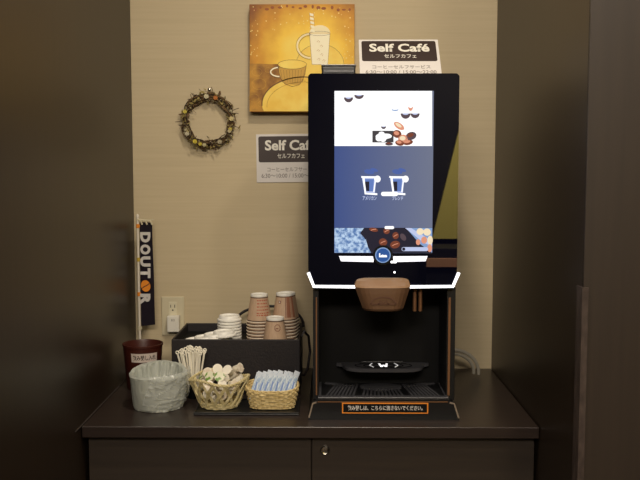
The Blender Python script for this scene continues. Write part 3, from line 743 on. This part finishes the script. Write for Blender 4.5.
# arched handle at the back and cord loop on the right end
bm = bmesh.new(); hx0, hx1 = W(234, 320, BY1).x, W(304, 320, BY1).x; hm = (hx0 + hx1) / 2; hh = W(260, 306, BY1 + .006).z - BZ + .012
tube(bm, [(hm + (hx1 - hx0) / 2 * math.cos(a) * .98, BY1 + .004, BZ - .012 + hh * math.sin(a) ** .8) for a in [PI * k / 20 for k in range(21)]], .0042, 8)
obj('handle', bm, M['fabric'], bo, smooth=True)
bm = bmesh.new(); z0 = W(300, 328, BY0 + .12).z; z1 = W(300, 372, BY0 + .12).z
tube(bm, [(BX1 + .003, BY0 + .05, z0 - .01), (BX1 + .010, BY0 + .05, z0 + .004), (BX1 + .022, BY0 + .08, z0 - .016), (BX1 + .026, BY0 + .10, (z0 + z1) / 2), (BX1 + .019, BY0 + .08, z1 + .018), (BX1 + .010, BY0 + .06, z1 + .005), (BX1 + .003, BY0 + .05, z1 + .010)], .0036, 8)
obj('handle', bm, M['fabric'], bo, smooth=True)

# ------------------------------------------------------------------ paper cups (upside down)
RR, RB, HC = .0372, .0245, .080
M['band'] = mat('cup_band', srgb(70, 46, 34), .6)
def make_cup(label):
    r = thing('paper_cup', (0, 0, 0), label, 'paper cup', 'brown paper cups in the black box')
    bm = bmesh.new(); k = (RR - .0012 - RB) / (HC - .0065)
    lathe(bm, [(RR - .0012, .002), (RB + .0002, HC - .0075), (RB - .0006, HC - .0075), (RR - .0020, .002), (RR - .0012, .002)], n=36)
    b_ = obj('cup_wall', bm, M['kraft'], r, smooth=True)
    bm = bmesh.new(); tube(bm, [((RR - .0010) * math.cos(a), (RR - .0010) * math.sin(a), .0016) for a in [2 * PI * i / 36 for i in range(36)]], .0015, 8, closed=True)
    obj('rolled_rim', bm, mat('rim_white', srgb(236, 222, 200), .5) if 'rim' not in M else M['rim'], r, smooth=True)
    sl_ = (RB + .0002 - RR + .0012) / (HC - .0095)
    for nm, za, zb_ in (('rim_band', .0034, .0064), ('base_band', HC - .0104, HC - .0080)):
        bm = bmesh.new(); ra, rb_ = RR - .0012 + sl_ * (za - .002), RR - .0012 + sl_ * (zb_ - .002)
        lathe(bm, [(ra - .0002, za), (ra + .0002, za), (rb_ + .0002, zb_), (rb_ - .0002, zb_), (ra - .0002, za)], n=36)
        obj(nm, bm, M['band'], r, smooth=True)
    bm = bmesh.new(); lathe(bm, [(RB + .0004, HC - .0072), (RB + .0006, HC - .001), (RB, HC), (RB - .0012, HC), (RB - .0016, HC - .003), (0, HC - .003), (0, HC - .0036), (RB - .0016, HC - .0072), (RB + .0004, HC - .0072)], n=36)
    obj('cup_base', bm, M['lid'], r, smooth=True)
    return r
M['rim'] = mat('rim_white', srgb(236, 222, 200), .5)
def cone_patch(bm, a0, a1, z0, z1, mi=0, lift=.0004):
    "patch lying on the wall of a cup; angle 0 faces the viewer"
    def pnt(a, z): r = (RR - .0012) + (RB + .0002 - RR + .0012) * (z - .002) / (HC - .0095) + lift; return (r * math.sin(a), -r * math.cos(a), z)
    n = max(1, int(abs(a1 - a0) / .15))
    for k in range(n):
        p, q_ = a0 + (a1 - a0) * k / n, a0 + (a1 - a0) * (k + 1) / n
        bm.faces.new([bm.verts.new(pnt(p, z0)), bm.verts.new(pnt(q_, z0)), bm.verts.new(pnt(q_, z1)), bm.verts.new(pnt(p, z1))]).material_index = mi
ORD = ['topmost', 'second from the top', 'third from the top', 'fourth from the top', 'fifth from the top', 'sixth from the top', 'seventh from the top', 'eighth from the top']
proto = make_cup('x'); cup_parts = kids(proto)
STEP = .0093
used = [False]
def cup_stack(cx, cy, n, name, prnt, label0):
    for k in range(n):
        z = SH + STEP * (n - 1 - k)
        lab = label0 if k == 0 else 'brown paper cup %s in %s' % (ORD[k], name)
        if not used[0]:
            used[0] = True; c = proto; c.location = (cx, cy, z); c['label'] = lab
        else: c = copy_thing(proto, (cx, cy, z), (0, 0, 0), lab, cup_parts)
        if k == 0 and prnt:
            bm = bmesh.new(); rnd = random.Random(5)
            if prnt == 'rows':
                for row, zz in enumerate((.062, .053, .044, .035, .026, .020)):
                    a = -.15
                    while a < .95:
                        w = rnd.uniform(.08, .22); cone_patch(bm, a, a + w, zz, zz + .0032); a += w + .07
            elif prnt == 'panel':
                cone_patch(bm, .12, .20, .012, .071, 1); cone_patch(bm, .25, .62, .012, .071, 2); cone_patch(bm, .68, .74, .012, .071, 1)
                cone_patch(bm, -.62, -.34, .052, .060, 1); cone_patch(bm, -.56, -.42, .054, .058, 3, .0007)
                cone_patch(bm, .8, 1.1, .012, .071, 2)
            else:
                for j in range(14):
                    a = 2 * PI * j / 14; cone_patch(bm, .25 + .28 * math.cos(a), .25 + .28 * math.cos(a) + .1, .052 + .009 * math.sin(a), .0545 + .009 * math.sin(a), 1)
                cone_patch(bm, .12, .38, .050, .053, 1)
            bmesh.ops.translate(bm, verts=bm.verts, vec=c.location)
            obj('print', bm, [M['red_ink'], M['brown_ink'], mat('print_tan', srgb(150, 98, 72), .6), M['paper']], c, norm=False)
def GX(px, Y): return W(px, 300, Y).x
yl, yr, yf, yb2 = -.200, -.182, -.269, -.106
cup_stack(GX(259.2, yl), yl, 7, 'the left cup stack', 'rows', 'brown paper cup with red printed lines, top of the left stack')
cup_stack(GX(284.6, yr), yr, 7, 'the right cup stack', 'panel', 'brown paper cup with dark vertical panel, top of the right stack')
cup_stack(GX(275.0, yf), yf, 1, 'the front', 'ring', 'single lower brown paper cup with round print in front of both stacks')
cup_stack(GX(287.0, yb2), -.1065, 6, 'the stack hidden behind the right cup stack', None, 'brown paper cup just peeking out behind the top of the right stack')

# ------------------------------------------------------------------ lids
LR = .0350
def make_lid(label):
    r = thing('cup_lid', (0, 0, 0), label, 'cup lid', 'white plastic lids in the black box')
    bm = bmesh.new()
    lathe(bm, [(LR - .001, 0), (LR, .0010), (LR, .0045), (LR - .0016, .0060), (LR - .0045, .0068), (LR - .0055, .0140), (LR - .0070, .0155), (LR - .0095, .0150), (LR - .0110, .0115), (0, .0112), (0, .0104), (LR - .0116, .0106), (LR - .0090, .0140), (LR - .0064, .0134), (LR - .0054, .0060), (LR - .002, .0036), (LR - .001, 0)], n=40)
    obj('lid_shell', bm, M['lid'], r, smooth=True)
    bm = bmesh.new(); box(bm, .006, .014, -.002, .002, .0112, .0122, .0004); obj('sip_tab', bm, M['white'], r)
    return r
lp = make_lid('x'); lid_parts = kids(lp); ylid = -.205; lx = GX(229.2, ylid)
n = 8; LS = .0084
for k in range(n):
    z = SH + LS * (n - 1 - k); lab = 'white plastic lid, %s in the upright lid stack' % ORD[k]
    if k == 0: lp.location = (lx, ylid, z); lp['label'] = lab; lp.rotation_euler = (0, 0, .4)
    else: copy_thing(lp, (lx + rnd.uniform(-.0004, .0004), ylid, z), (0, 0, .4 * k), lab, lid_parts)
names = ['leftmost and lowest', 'second from the left', 'third from the left', 'rightmost and highest']
for k in range(4):
    y = -.2735
    x = GX(195.0 + 9.6 * k, y); z = SH + .003 + .0078 * k
    copy_thing(lp, (x, y, z), (0, math.radians(-3), .2), 'white plastic lid, %s of the tipped row in front' % names[k], lid_parts)

# ------------------------------------------------------------------ bin
bxp = W(142.8, 343, -.245); bh = bxp.z - ZC
bi = thing('waste_bin', (bxp.x, -.245, ZC), 'small dark brown round bin with white label in left corner', 'bin')
bm = bmesh.new(); R1 = .0575
lathe(bm, [(0, .0005), (.044, .0005), (.046, .003), (R1 - .002, bh - .006), (R1, bh - .005), (R1, bh), (R1 - .003, bh), (R1 - .005, bh - .006), (.044, .005), (0, .005)], (bxp.x, -.245, ZC), 44)
obj('bin_body', bm, M['bin'], bi, smooth=True)
def rad_at(z): return .046 + (R1 - .002 - .046) * (z - .003) / (bh - .009)
bm = bmesh.new(); la0, la1 = -.42, 1.0
lz0, lz1 = bh - .045, bh - .020
nseg = 16; prev = None
def bpnt(u, v, lift=.0006):
    a = la0 + (la1 - la0) * u; z = lz0 + (lz1 - lz0) * v; r = rad_at(z) + lift
    return (bxp.x + r * math.sin(a), -.245 - r * math.cos(a), ZC + z)
for k in range(nseg):
    u0, u1 = k / nseg, (k + 1) / nseg
    bm.faces.new([bm.verts.new(bpnt(u0, 0)), bm.verts.new(bpnt(u1, 0)), bm.verts.new(bpnt(u1, 1)), bm.verts.new(bpnt(u0, 1))])
lab = obj('label', bm, mat('bin_label', srgb(205, 190, 180), .5), bi, norm=False)
tx = text('label_lettering', '飲み残し入れ', 0, 1, 0, 1, 0, M['header'], None, .02)
for v in tx.data.vertices:
    u = .07 + .86 * v.co.x; w_ = .18 + .64 * v.co.z
    v.co = Vector(bpnt(u, w_, .0011)) - Vector(bi.location)
tx.parent = lab

# ------------------------------------------------------------------ tub in a plastic bag
tbx = W(158.2, 380, -.436).x; tby = -.436; th_ = .086
tb = thing('bagged_tub', (tbx, tby, ZC), 'pale grey tub lined with a crinkled plastic bag, front left', 'tub')
bm = bmesh.new()
lathe(bm, [(0, .002), (.058, .002), (.069, th_ - .006), (.067, th_ - .006), (.056, .005), (0, .005)], (tbx, tby, ZC), 40)
obj('tub', bm, mat('tub_grey', srgb(176, 176, 166), .5), tb, smooth=True)
bm = bmesh.new(); prof = [(q_[0], q_[1] * 1.12) for q_ in [(.0630, .001), (.0655, .006), (.0680, .020), (.0705, .040), (.0730, .060), (.0755, .076), (.0762, .085), (.0735, .0905), (.0700, .0890), (.0650, .080), (.0610, .060), (.0560, .035), (.0500, .016), (.030, .012), (0.004, .012)]]
na = 120; rings = []
for j, (r, z) in enumerate(prof):
    row = []
    for i in range(na):
        a = 2 * PI * i / na; c_, s_ = math.cos(a), math.sin(a)
        fr = 1 if j < 8 else .8
        # vertical folds plus diagonal creases
        w1 = noise.noise(Vector((c_ * 2.0, s_ * 2.0, z * 9))) * .0040
        w2 = -abs(noise.noise(Vector((c_ * 7 + z * 45, s_ * 7 - z * 30, z * 22)))) * (.0060 if c_ > -.1 else .0015)
        w3 = abs(noise.noise(Vector((c_ * 16, s_ * 16 + z * 30, z * 60 + 4)))) * .0012
        rr = r + (w1 + w2 * min(1, z / .02) + w3) * fr
        if j < 1: rr = r + abs(noise.noise(Vector((c_ * 5, s_ * 5, 2)))) * .008
        if j < 8: rr = max(rr, .0592 + .0110 * z / .098 + .0016)
        else: rr = (min(rr, .0555 + .0110 * z / .098) if r > .05 else r) - (.010 * max(0, .5 - 3 * abs(noise.noise(Vector((c_ * 2.5, s_ * 2.5 + z * 12, z * 25 + 3))))) if r > .04 else 0)
        zz = z + (noise.noise(Vector((c_ * 1.6, s_ * 1.6, 7))) * .006 + .0065 * s_ + (.003 if s_ > 0 else 0) * s_ + noise.noise(Vector((c_ * 6, s_ * 6, 3))) * .0015 if j >= 6 and j < 12 else 0)
        if j in (6, 7, 8): zz = max(zz - .012 * c_ * c_, .0885)
        row.append(bm.verts.new((tbx + rr * c_, tby + rr * s_, ZC + zz)))
    rings.append(row)
for a_, b_ in zip(rings, rings[1:]):
    for i in range(na): bm.faces.new((a_[i], a_[(i + 1) % na], b_[(i + 1) % na], b_[i]))
bm.faces.new(rings[-1])
bag = mat('plastic_bag', srgb(196, 200, 190), .32)
b = bag.node_tree.nodes['Principled BSDF']; out = bag.node_tree.nodes['Material Output']
tr = N(bag, 'ShaderNodeBsdfTranslucent'); tr.inputs[0].default_value = srgb(200, 204, 194); mx = N(bag, 'ShaderNodeMixShader'); mx.inputs[0].default_value = .25
L(bag, b.outputs[0], mx.inputs[1]); L(bag, tr.outputs[0], mx.inputs[2]); L(bag, mx.outputs[0], out.inputs[0])
tc = N(bag, 'ShaderNodeTexCoord'); vo = N(bag, 'ShaderNodeTexNoise'); vo.inputs['Scale'].default_value = 26; vo.inputs['Detail'].default_value = 3; vo.inputs['Distortion'].default_value = 1.5
bp = N(bag, 'ShaderNodeBump'); bp.inputs['Strength'].default_value = .35; bp.inputs['Distance'].default_value = .006
L(bag, tc.outputs['Object'], vo.inputs[0]); L(bag, vo.outputs[0], bp.inputs['Height']); L(bag, bp.outputs[0], b.inputs['Normal'])
obj('plastic_bag', bm, bag, tb, smooth=False)

# loose film
# loose glossy film hanging over the right front of the tub
bm = bmesh.new(); gv = []
for j in range(26):
    v = j / 25; row = []
    for i in range(44):
        u = i / 43; a = math.radians(-88 + 112 * u - 22 * v * (1 - u)); z = .103 - .012 * math.sin(a) * -1 * .5 - (.088 - .03 * abs(u - .45)) * v
        z = max(z, .004)
        r_ = .0690 + .0105 * z / .1 + .0045 + .0020 * noise.noise(Vector((u * 3 + v, v * 2, 1))) + .0050 * max(0, .5 - 3 * abs(noise.noise(Vector((u * 3.2 - v * 2.4, v * 1.5 + u * 2.6, 5))))) + .0030 * max(0, .5 - 4 * abs(noise.noise(Vector((u * 4 + v * 5, v * 3, 9))))) + .003 * math.sin(v * PI)
        r_ -= .008 * max(0, (.12 - v) / .12)
        row.append(bm.verts.new((tbx + r_ * math.cos(a), tby + r_ * math.sin(a), ZC + z)))
    gv.append(row)
for j in range(25):
    for i in range(43): bm.faces.new((gv[j][i], gv[j][i + 1], gv[j + 1][i + 1], gv[j + 1][i]))
film = mat('loose_film', srgb(206, 210, 202), .22)
b = film.node_tree.nodes['Principled BSDF']; out = film.node_tree.nodes['Material Output']
tp_ = N(film, 'ShaderNodeBsdfTransparent'); mx = N(film, 'ShaderNodeMixShader'); mx.inputs[0].default_value = .6
L(film, b.outputs[0], mx.inputs[1]); L(film, tp_.outputs[0], mx.inputs[2]); L(film, mx.outputs[0], out.inputs[0])
obj('loose_film', bm, film, tb)

# ------------------------------------------------------------------ tray + baskets
TY0, TY1 = -.520, -.385
bm = bmesh.new(); x0, x1 = W(193.5, 411, TY0).x, W(299, 411, TY0).x
box(bm, x0, x1, TY0, TY1, ZC + .0005, ZC + .004, .001); 
for q_ in ((x0, x1, TY0, TY0 + .003), (x0, x1, TY1 - .003, TY1), (x0, x0 + .003, TY0 + .003, TY1 - .003), (x1 - .003, x1, TY0 + .003, TY1 - .003)): box(bm, *q_, ZC + .004, ZC + .008, .0005)
tag(obj('tray', bm, M['black'], origin=((x0 + x1) / 2, (TY0 + TY1) / 2, ZC)), 'flat black tray under the two wicker baskets', 'tray')
ZT = ZC + .0045
# sugar basket: rounded rectangle, closely woven
sbx, sby = W(272.5, 395, -.452).x, -.452
sb = thing('wicker_basket', (sbx, sby, ZT), 'closely woven low wicker basket of blue sugar sticks, right of the two', 'basket', 'wicker baskets on the tray')
def rr_loop(hx, hy, n=96, p=3.2):
    out = []
    for i in range(n):
        a = 2 * PI * i / n; c_, s_ = math.cos(a), math.sin(a)
        out.append((hx * abs(c_) ** (2 / p) * (1 if c_ >= 0 else -1), hy * abs(s_) ** (2 / p) * (1 if s_ >= 0 else -1), a))
    return out
rows = 9; bm = bmesh.new(); ns_ = 15
for j in range(rows):
    f = j / (rows - 1); hx, hy = .0560 + .0105 * f, .032 + .012 * f; pts = []
    for x, y, a in rr_loop(hx, hy):
        w_ = 1 + .035 * math.sin(ns_ * a + PI * j)
        pts.append((sbx + x * w_, sby + y * w_, ZT + .004 + .0052 * j + (.007 * f * (x / hx) ** 4) + (.012 * f if y > 0 else 0) * (y / hy) ** 2))
    tube(bm, pts, .0030, 6, closed=True)
obj('weave', bm, M['wicker'], sb, smooth=True)
bm = bmesh.new()
for i in range(ns_ * 2):
    a = 2 * PI * (i + .5) / (ns_ * 2); c_, s_ = math.cos(a), math.sin(a); p = 3.2
    ux = abs(c_) ** (2 / p) * (1 if c_ >= 0 else -1); uy = abs(s_) ** (2 / p) * (1 if s_ >= 0 else -1)
    tube(bm, [(sbx + ux * .054, sby + uy * .031, ZT + .001), (sbx + ux * .0655, sby + uy * .0425, ZT + .046 + .007 * ux ** 4 + (.012 * uy ** 2 if uy > 0 else 0))], .0018, 5)
obj('stake', bm, M['wicker'], sb, smooth=True)
bm = bmesh.new()
for ph in (0, PI):
    pts = []
    for x, y, a in rr_loop(.0675, .0445, 140):
        w_ = 1 + .014 * math.sin(26 * a + ph)
        pts.append((sbx + x * w_, sby + y * w_, ZT + .050 + .0016 * math.cos(26 * a + ph) + .007 * (x / .0675) ** 4 + (.012 if y > 0 else 0) * (y / .0445) ** 2))
    tube(bm, pts, .0023, 6, closed=True)
obj('rim', bm, M['wicker'], sb, smooth=True)
bm = bmesh.new(); slab(bm, [(sbx + x, sby + y) for x, y, a in rr_loop(.055, .031, 40)], ZT + .0002, ZT + .004); obj('base', bm, M['wicker'], sb)
# creamer basket: flared, open lattice
cbx, cby = W(219.6, 395, -.444).x, -.444
kb = thing('wicker_basket', (cbx, cby, ZT), 'open latticed flared wicker basket of creamer cups, left of the two', 'basket', 'wicker baskets on the tray')
RBs, RTp, HB = .047, .0770, .072
def lat(a, f, dr=0):
    r = RBs + (RTp - RBs) * f ** .85 + dr
    z = ZT + .003 + HB * f + .006 * f * math.cos(a * 3 + .4)
    return (cbx + r * math.cos(a), cby + r * .92 * math.sin(a), z)
bm = bmesh.new()
for k in range(14):
    for s in (1, -1):
        for m_ in (-1, 0, 1):
            a0 = 2 * PI * k / 14 + m_ * .045 + (0 if s > 0 else .2)
            tube(bm, [lat(a0 + s * .62 * f, f, .0016 * s + .0010 * math.sin(f * 9 + k)) for f in [i / 8 for i in range(9)]], .0016, 5)
obj('lattice', bm, M['wicker2'], kb, smooth=True)
bm = bmesh.new()
for j in range(4):
    pts = []
    for i in range(84):
        a = 2 * PI * i / 84; w_ = .0020 * math.sin(14 * a + PI * j); x, y, z = lat(a, 0.02, w_ + .001 * j)
        pts.append((x, y, ZT + .0025 + .0042 * j))
    tube(bm, pts, .0022, 6, closed=True)
obj('foot_weave', bm, M['wicker2'], kb, smooth=True)
bm = bmesh.new()
for ph in (0, PI * .66, PI * 1.33):
    tube(bm, [Vector(lat(a, 1, .0024 * math.sin(18 * a + ph))) + Vector((0, 0, .0024 * math.cos(18 * a + ph))) for a in [2 * PI * i / 110 for i in range(110)]], .0019, 5, closed=True)
obj('rim', bm, M['wicker2'], kb, smooth=True)
bm = bmesh.new(); slab(bm, [(cbx + .046 * math.cos(a), cby + .042 * math.sin(a)) for a in [2 * PI * k / 30 for k in range(30)]], ZT + .0002, ZT + .003); obj('base', bm, M['wicker2'], kb)
# ---- creamer cups
def make_creamer(label, foil, group=True):
    r = thing('creamer_cup', (0, 0, 0), label, 'creamer', 'creamer cups piled in the latticed basket')
    bm = bmesh.new(); lathe(bm, [(0, -.0115), (.0078, -.0115), (.0090, -.0100), (.0106, .0085), (.0128, .0092), (.0128, .0104), (0, .0104)], n=24)
    obj('pot', bm, M['creamer'], r, smooth=True)
    bm = bmesh.new(); lathe(bm, [(0, .0105), (.0132, .0105), (.0132, .0110), (.0090, .0114), (0, .0112)], n=24)
    pts = [(.009, -.004), (.0175, 0), (.009, .004)]; slab(bm, pts, .0105, .0110)
    obj('foil_lid', bm, foil, r, smooth=True)
    return r
M['creamer'] = mat('creamer_white', srgb(238, 230, 212), .4)
foils = [mat('foil_white', srgb(242, 236, 220), .35), noisy(mat('foil_green', (0, 1, 0, 1), .4), srgb(110, 150, 60), srgb(226, 224, 196), (70, 70, 70), 1, 0, .40, .47), noisy(mat('foil_beige', (0, 1, 0, 1), .4), srgb(222, 206, 184), srgb(242, 234, 216), (120, 120, 120), 2)]
pf = []
for f_ in foils: pf.append([make_creamer('x', f_), False])
spots = [  # dx, dy, z above the tray, tilt x, tilt y, foil, words
    (-.041, -.012, .060, 100, -30, 0, 'white creamer cup at the far left of the pile'),
    (-.020, -.038, .062, 70, 10, 2, 'beige lidded creamer cup at the front left of the pile'),
    (.008, -.044, .063, 60, 30, 0, 'white creamer cup at the front middle by the rim'),
    (.034, -.030, .064, 75, 40, 2, 'beige lidded creamer cup at the front right of the pile'),
    (.046, -.002, .068, 60, 70, 0, 'white creamer cup tipped up against the right rim'),
    (.030, .026, .074, 40, 60, 2, 'beige creamer cup at the back right of the pile'),
    (-.004, .040, .070, 20, -10, 0, 'white creamer cup at the back of the pile'),
    (-.036, .024, .068, 50, -50, 1, 'creamer cup with green lid at the back left'),
    (-.018, -.006, .076, 62, -20, 1, 'creamer cup with green lid left of centre on the pile'),
    (.010, -.014, .078, 96, 34, 0, 'white creamer cup on its side at the pile centre'),
    (-.008, .018, .092, 80, 15, 0, 'white creamer cup standing highest on the pile'),
    (.022, .004, .089, 55, -20, 0, 'round faced white creamer cup near the top right'),
    (.040, .020, .092, 70, 55, 2, 'beige creamer cup leaning over the right back rim'),
    (.006, -.036, .084, 64, 0, 1, 'creamer cup with green lid low at the front'),
    (-.030, .004, .087, 84, 20, 2, 'beige creamer cup resting on the left of the pile'),
    (-.024, -.014, .036, 80, 0, 0, 'white creamer cup seen through the left lattice'),
    (.004, -.026, .034, 70, 40, 2, 'beige creamer cup seen through the front lattice'),
    (.028, -.010, .036, 95, -30, 0, 'white creamer cup seen through the right lattice'),
    (-.010, .018, .036, 60, 10, 0, 'white creamer cup buried in the basket middle'),
    (.022, .020, .038, 80, 60, 0, 'white creamer cup buried in the basket back'),
    (-.006, -.004, .014, 10, 0, 0, 'white creamer cup lying on the basket floor')]
for dx, dy, dz, tx_, ty_, fi, words in spots:
    loc = (cbx + dx * 1.12, cby + dy * 1.12, ZT + dz * 1.02); rot = (math.radians(tx_), math.radians(ty_ * .4), math.radians(ty_))
    if not pf[fi][1]:
        pf[fi][1] = True; pr = pf[fi][0]; pr['label'] = words; pr.location = loc; pr.rotation_euler = rot
    else: copy_thing(pf[fi][0], loc, rot, words)
# ---- sugar sticks
SS = noisy(mat('sachet', (.6, .7, .8, 1), .45), srgb(150, 172, 198), srgb(212, 220, 224), (300, 300, 60), 3, .3, .42, .58)
SE = mat('sachet_end', srgb(196, 204, 214), .5)
def make_stick(label):
    r = thing('sugar_stick', (0, 0, 0), label, 'sugar stick', 'blue paper sugar sticks in the woven basket')
    bm = bmesh.new(); n = 10; prev = None; Ln = .082; secs = []
    for j in range(n + 1):
        f = j / n; z = -.034 + f * .070; hw = .0074; th = .0024 * math.sin(PI * min(max(f, .02), .98)) ** .5 + .0003
        secs.append([(hw * math.cos(a), th * math.sin(a) , z) for a in [2 * PI * k / 12 for k in range(12)]])
    loft(bm, secs); obj('sachet', bm, SS, r, smooth=True)
    for z0_, z1_ in ((-.040, -.034), (.036, .042)):
        m_ = 12; bm = bmesh.new()
        for k in range(m_): box(bm, -.0074 + .0148 * k / m_, -.0074 + .0148 * (k + .7) / m_, -.0004, .0004, z0_, z1_)
        box(bm, -.0074, .0074, -.0003, .0003, z0_, z1_)
        obj('crimped_end', bm, SE, r)
    bm = bmesh.new()
    box(bm, -.0022, .0022, -.0030, -.0026, -.020, .016); obj('printed_band', bm, mat('sachet_blue', srgb(70, 100, 165), .5) if 'sb' not in M else M['sb'], r)
    return r
M['sb'] = mat('sachet_blue', srgb(112, 136, 186), .5)
sp_ = make_stick('x'); first = True; sp_kids = kids(sp_); rnd = random.Random(21)
cnt = 8; place = ['leftmost', 'second from left', 'third from left', 'fourth from left', 'fifth from left', 'sixth from left', 'seventh from left', 'rightmost']
for row in range(3):
    for k in range(cnt):
        x = sbx - .0445 + .0138 * k + rnd.uniform(-.0004, .0004); y = sby + .0005 + .0080 * row + rnd.uniform(-.0008, .0008)
        z = ZT + .050 + rnd.uniform(-.002, .002) + .0035 * row; rot = (math.radians(-50 + rnd.uniform(-1.5, 1.5)), math.radians(20 + rnd.uniform(-2, 2)), math.radians(rnd.uniform(-5, 5)))
        lab = 'blue and white sugar stick, %s in the %s row' % (place[k], ('front', 'middle', 'back')[row])
        if first: first = False; sp_.location = (x, y, z); sp_.rotation_euler = rot; sp_['label'] = lab
        else: copy_thing(sp_, (x, y, z), rot, lab, sp_kids)

# ------------------------------------------------------------------ stirrers
hx, hy = W(193.5, 385, -.352).x, -.352
hd_ = thing('stirrer_holder', (hx, hy, ZC), 'small dark holder hidden behind the creamer basket under the stirrers', 'holder')
bm = bmesh.new(); lathe(bm, [(0, .0005), (.0145, .0005), (.0165, .040), (.0155, .040), (.0135, .003), (0, .003)], (hx, hy, ZC), 28); obj('cup', bm, M['matte'], hd_, smooth=True)
def make_stirrer(label):
    r = thing('stirrer', (0, 0, 0), label, 'stirrer', 'white stirrers in a fanned bunch')
    bm = bmesh.new(); box(bm, -.0023, .0023, -.0010, .0010, 0, .126, .0003); obj('shaft', bm, M['stir'], r)
    bm = bmesh.new(); tube(bm, [(.0040 * math.cos(a), 0, .1296 + .0042 * math.sin(a)) for a in [2 * PI * k / 14 for k in range(14)]], .0016, 6, closed=True)
    obj('loop_end', bm, M['stir'], r, smooth=True)
    return r
M['stir'] = mat('stirrer_white', srgb(246, 240, 222), .4)
st = make_stirrer('x'); st_k = kids(st); k = 0; rnd = random.Random(9)
cols = ['leftmost', 'second from left', 'third from left', 'fourth from left', 'middle', 'fourth from right', 'third from right', 'second from right', 'rightmost']
for row in range(3):
    for i in range(9):
        u = (i - 4) / 4; bx_ = hx + u * .0095; by_ = hy - .007 + .007 * row
        ay = math.radians(u * 11.5 - 1.5 + rnd.uniform(-1, 1)); ax_ = math.radians(7 - 6 * row + rnd.uniform(-1.5, 1.5))
        lab = 'white stirrer, %s of the %s row in the bunch' % (cols[i], ('front', 'middle', 'back')[row])
        loc = (bx_, by_, ZC + .0045 + (.002 if abs(u) < .6 else 0)); rot = (ax_, ay, rnd.uniform(-.5, .5))
        s_ = 1 - .03 * abs(u) + rnd.uniform(-.02, .02)
        if k == 0: st.location = loc; st.rotation_euler = rot; st['label'] = lab; o = st
        else: o = copy_thing(st, loc, rot, lab, st_k)
        o.scale = (1, 1, s_); k += 1
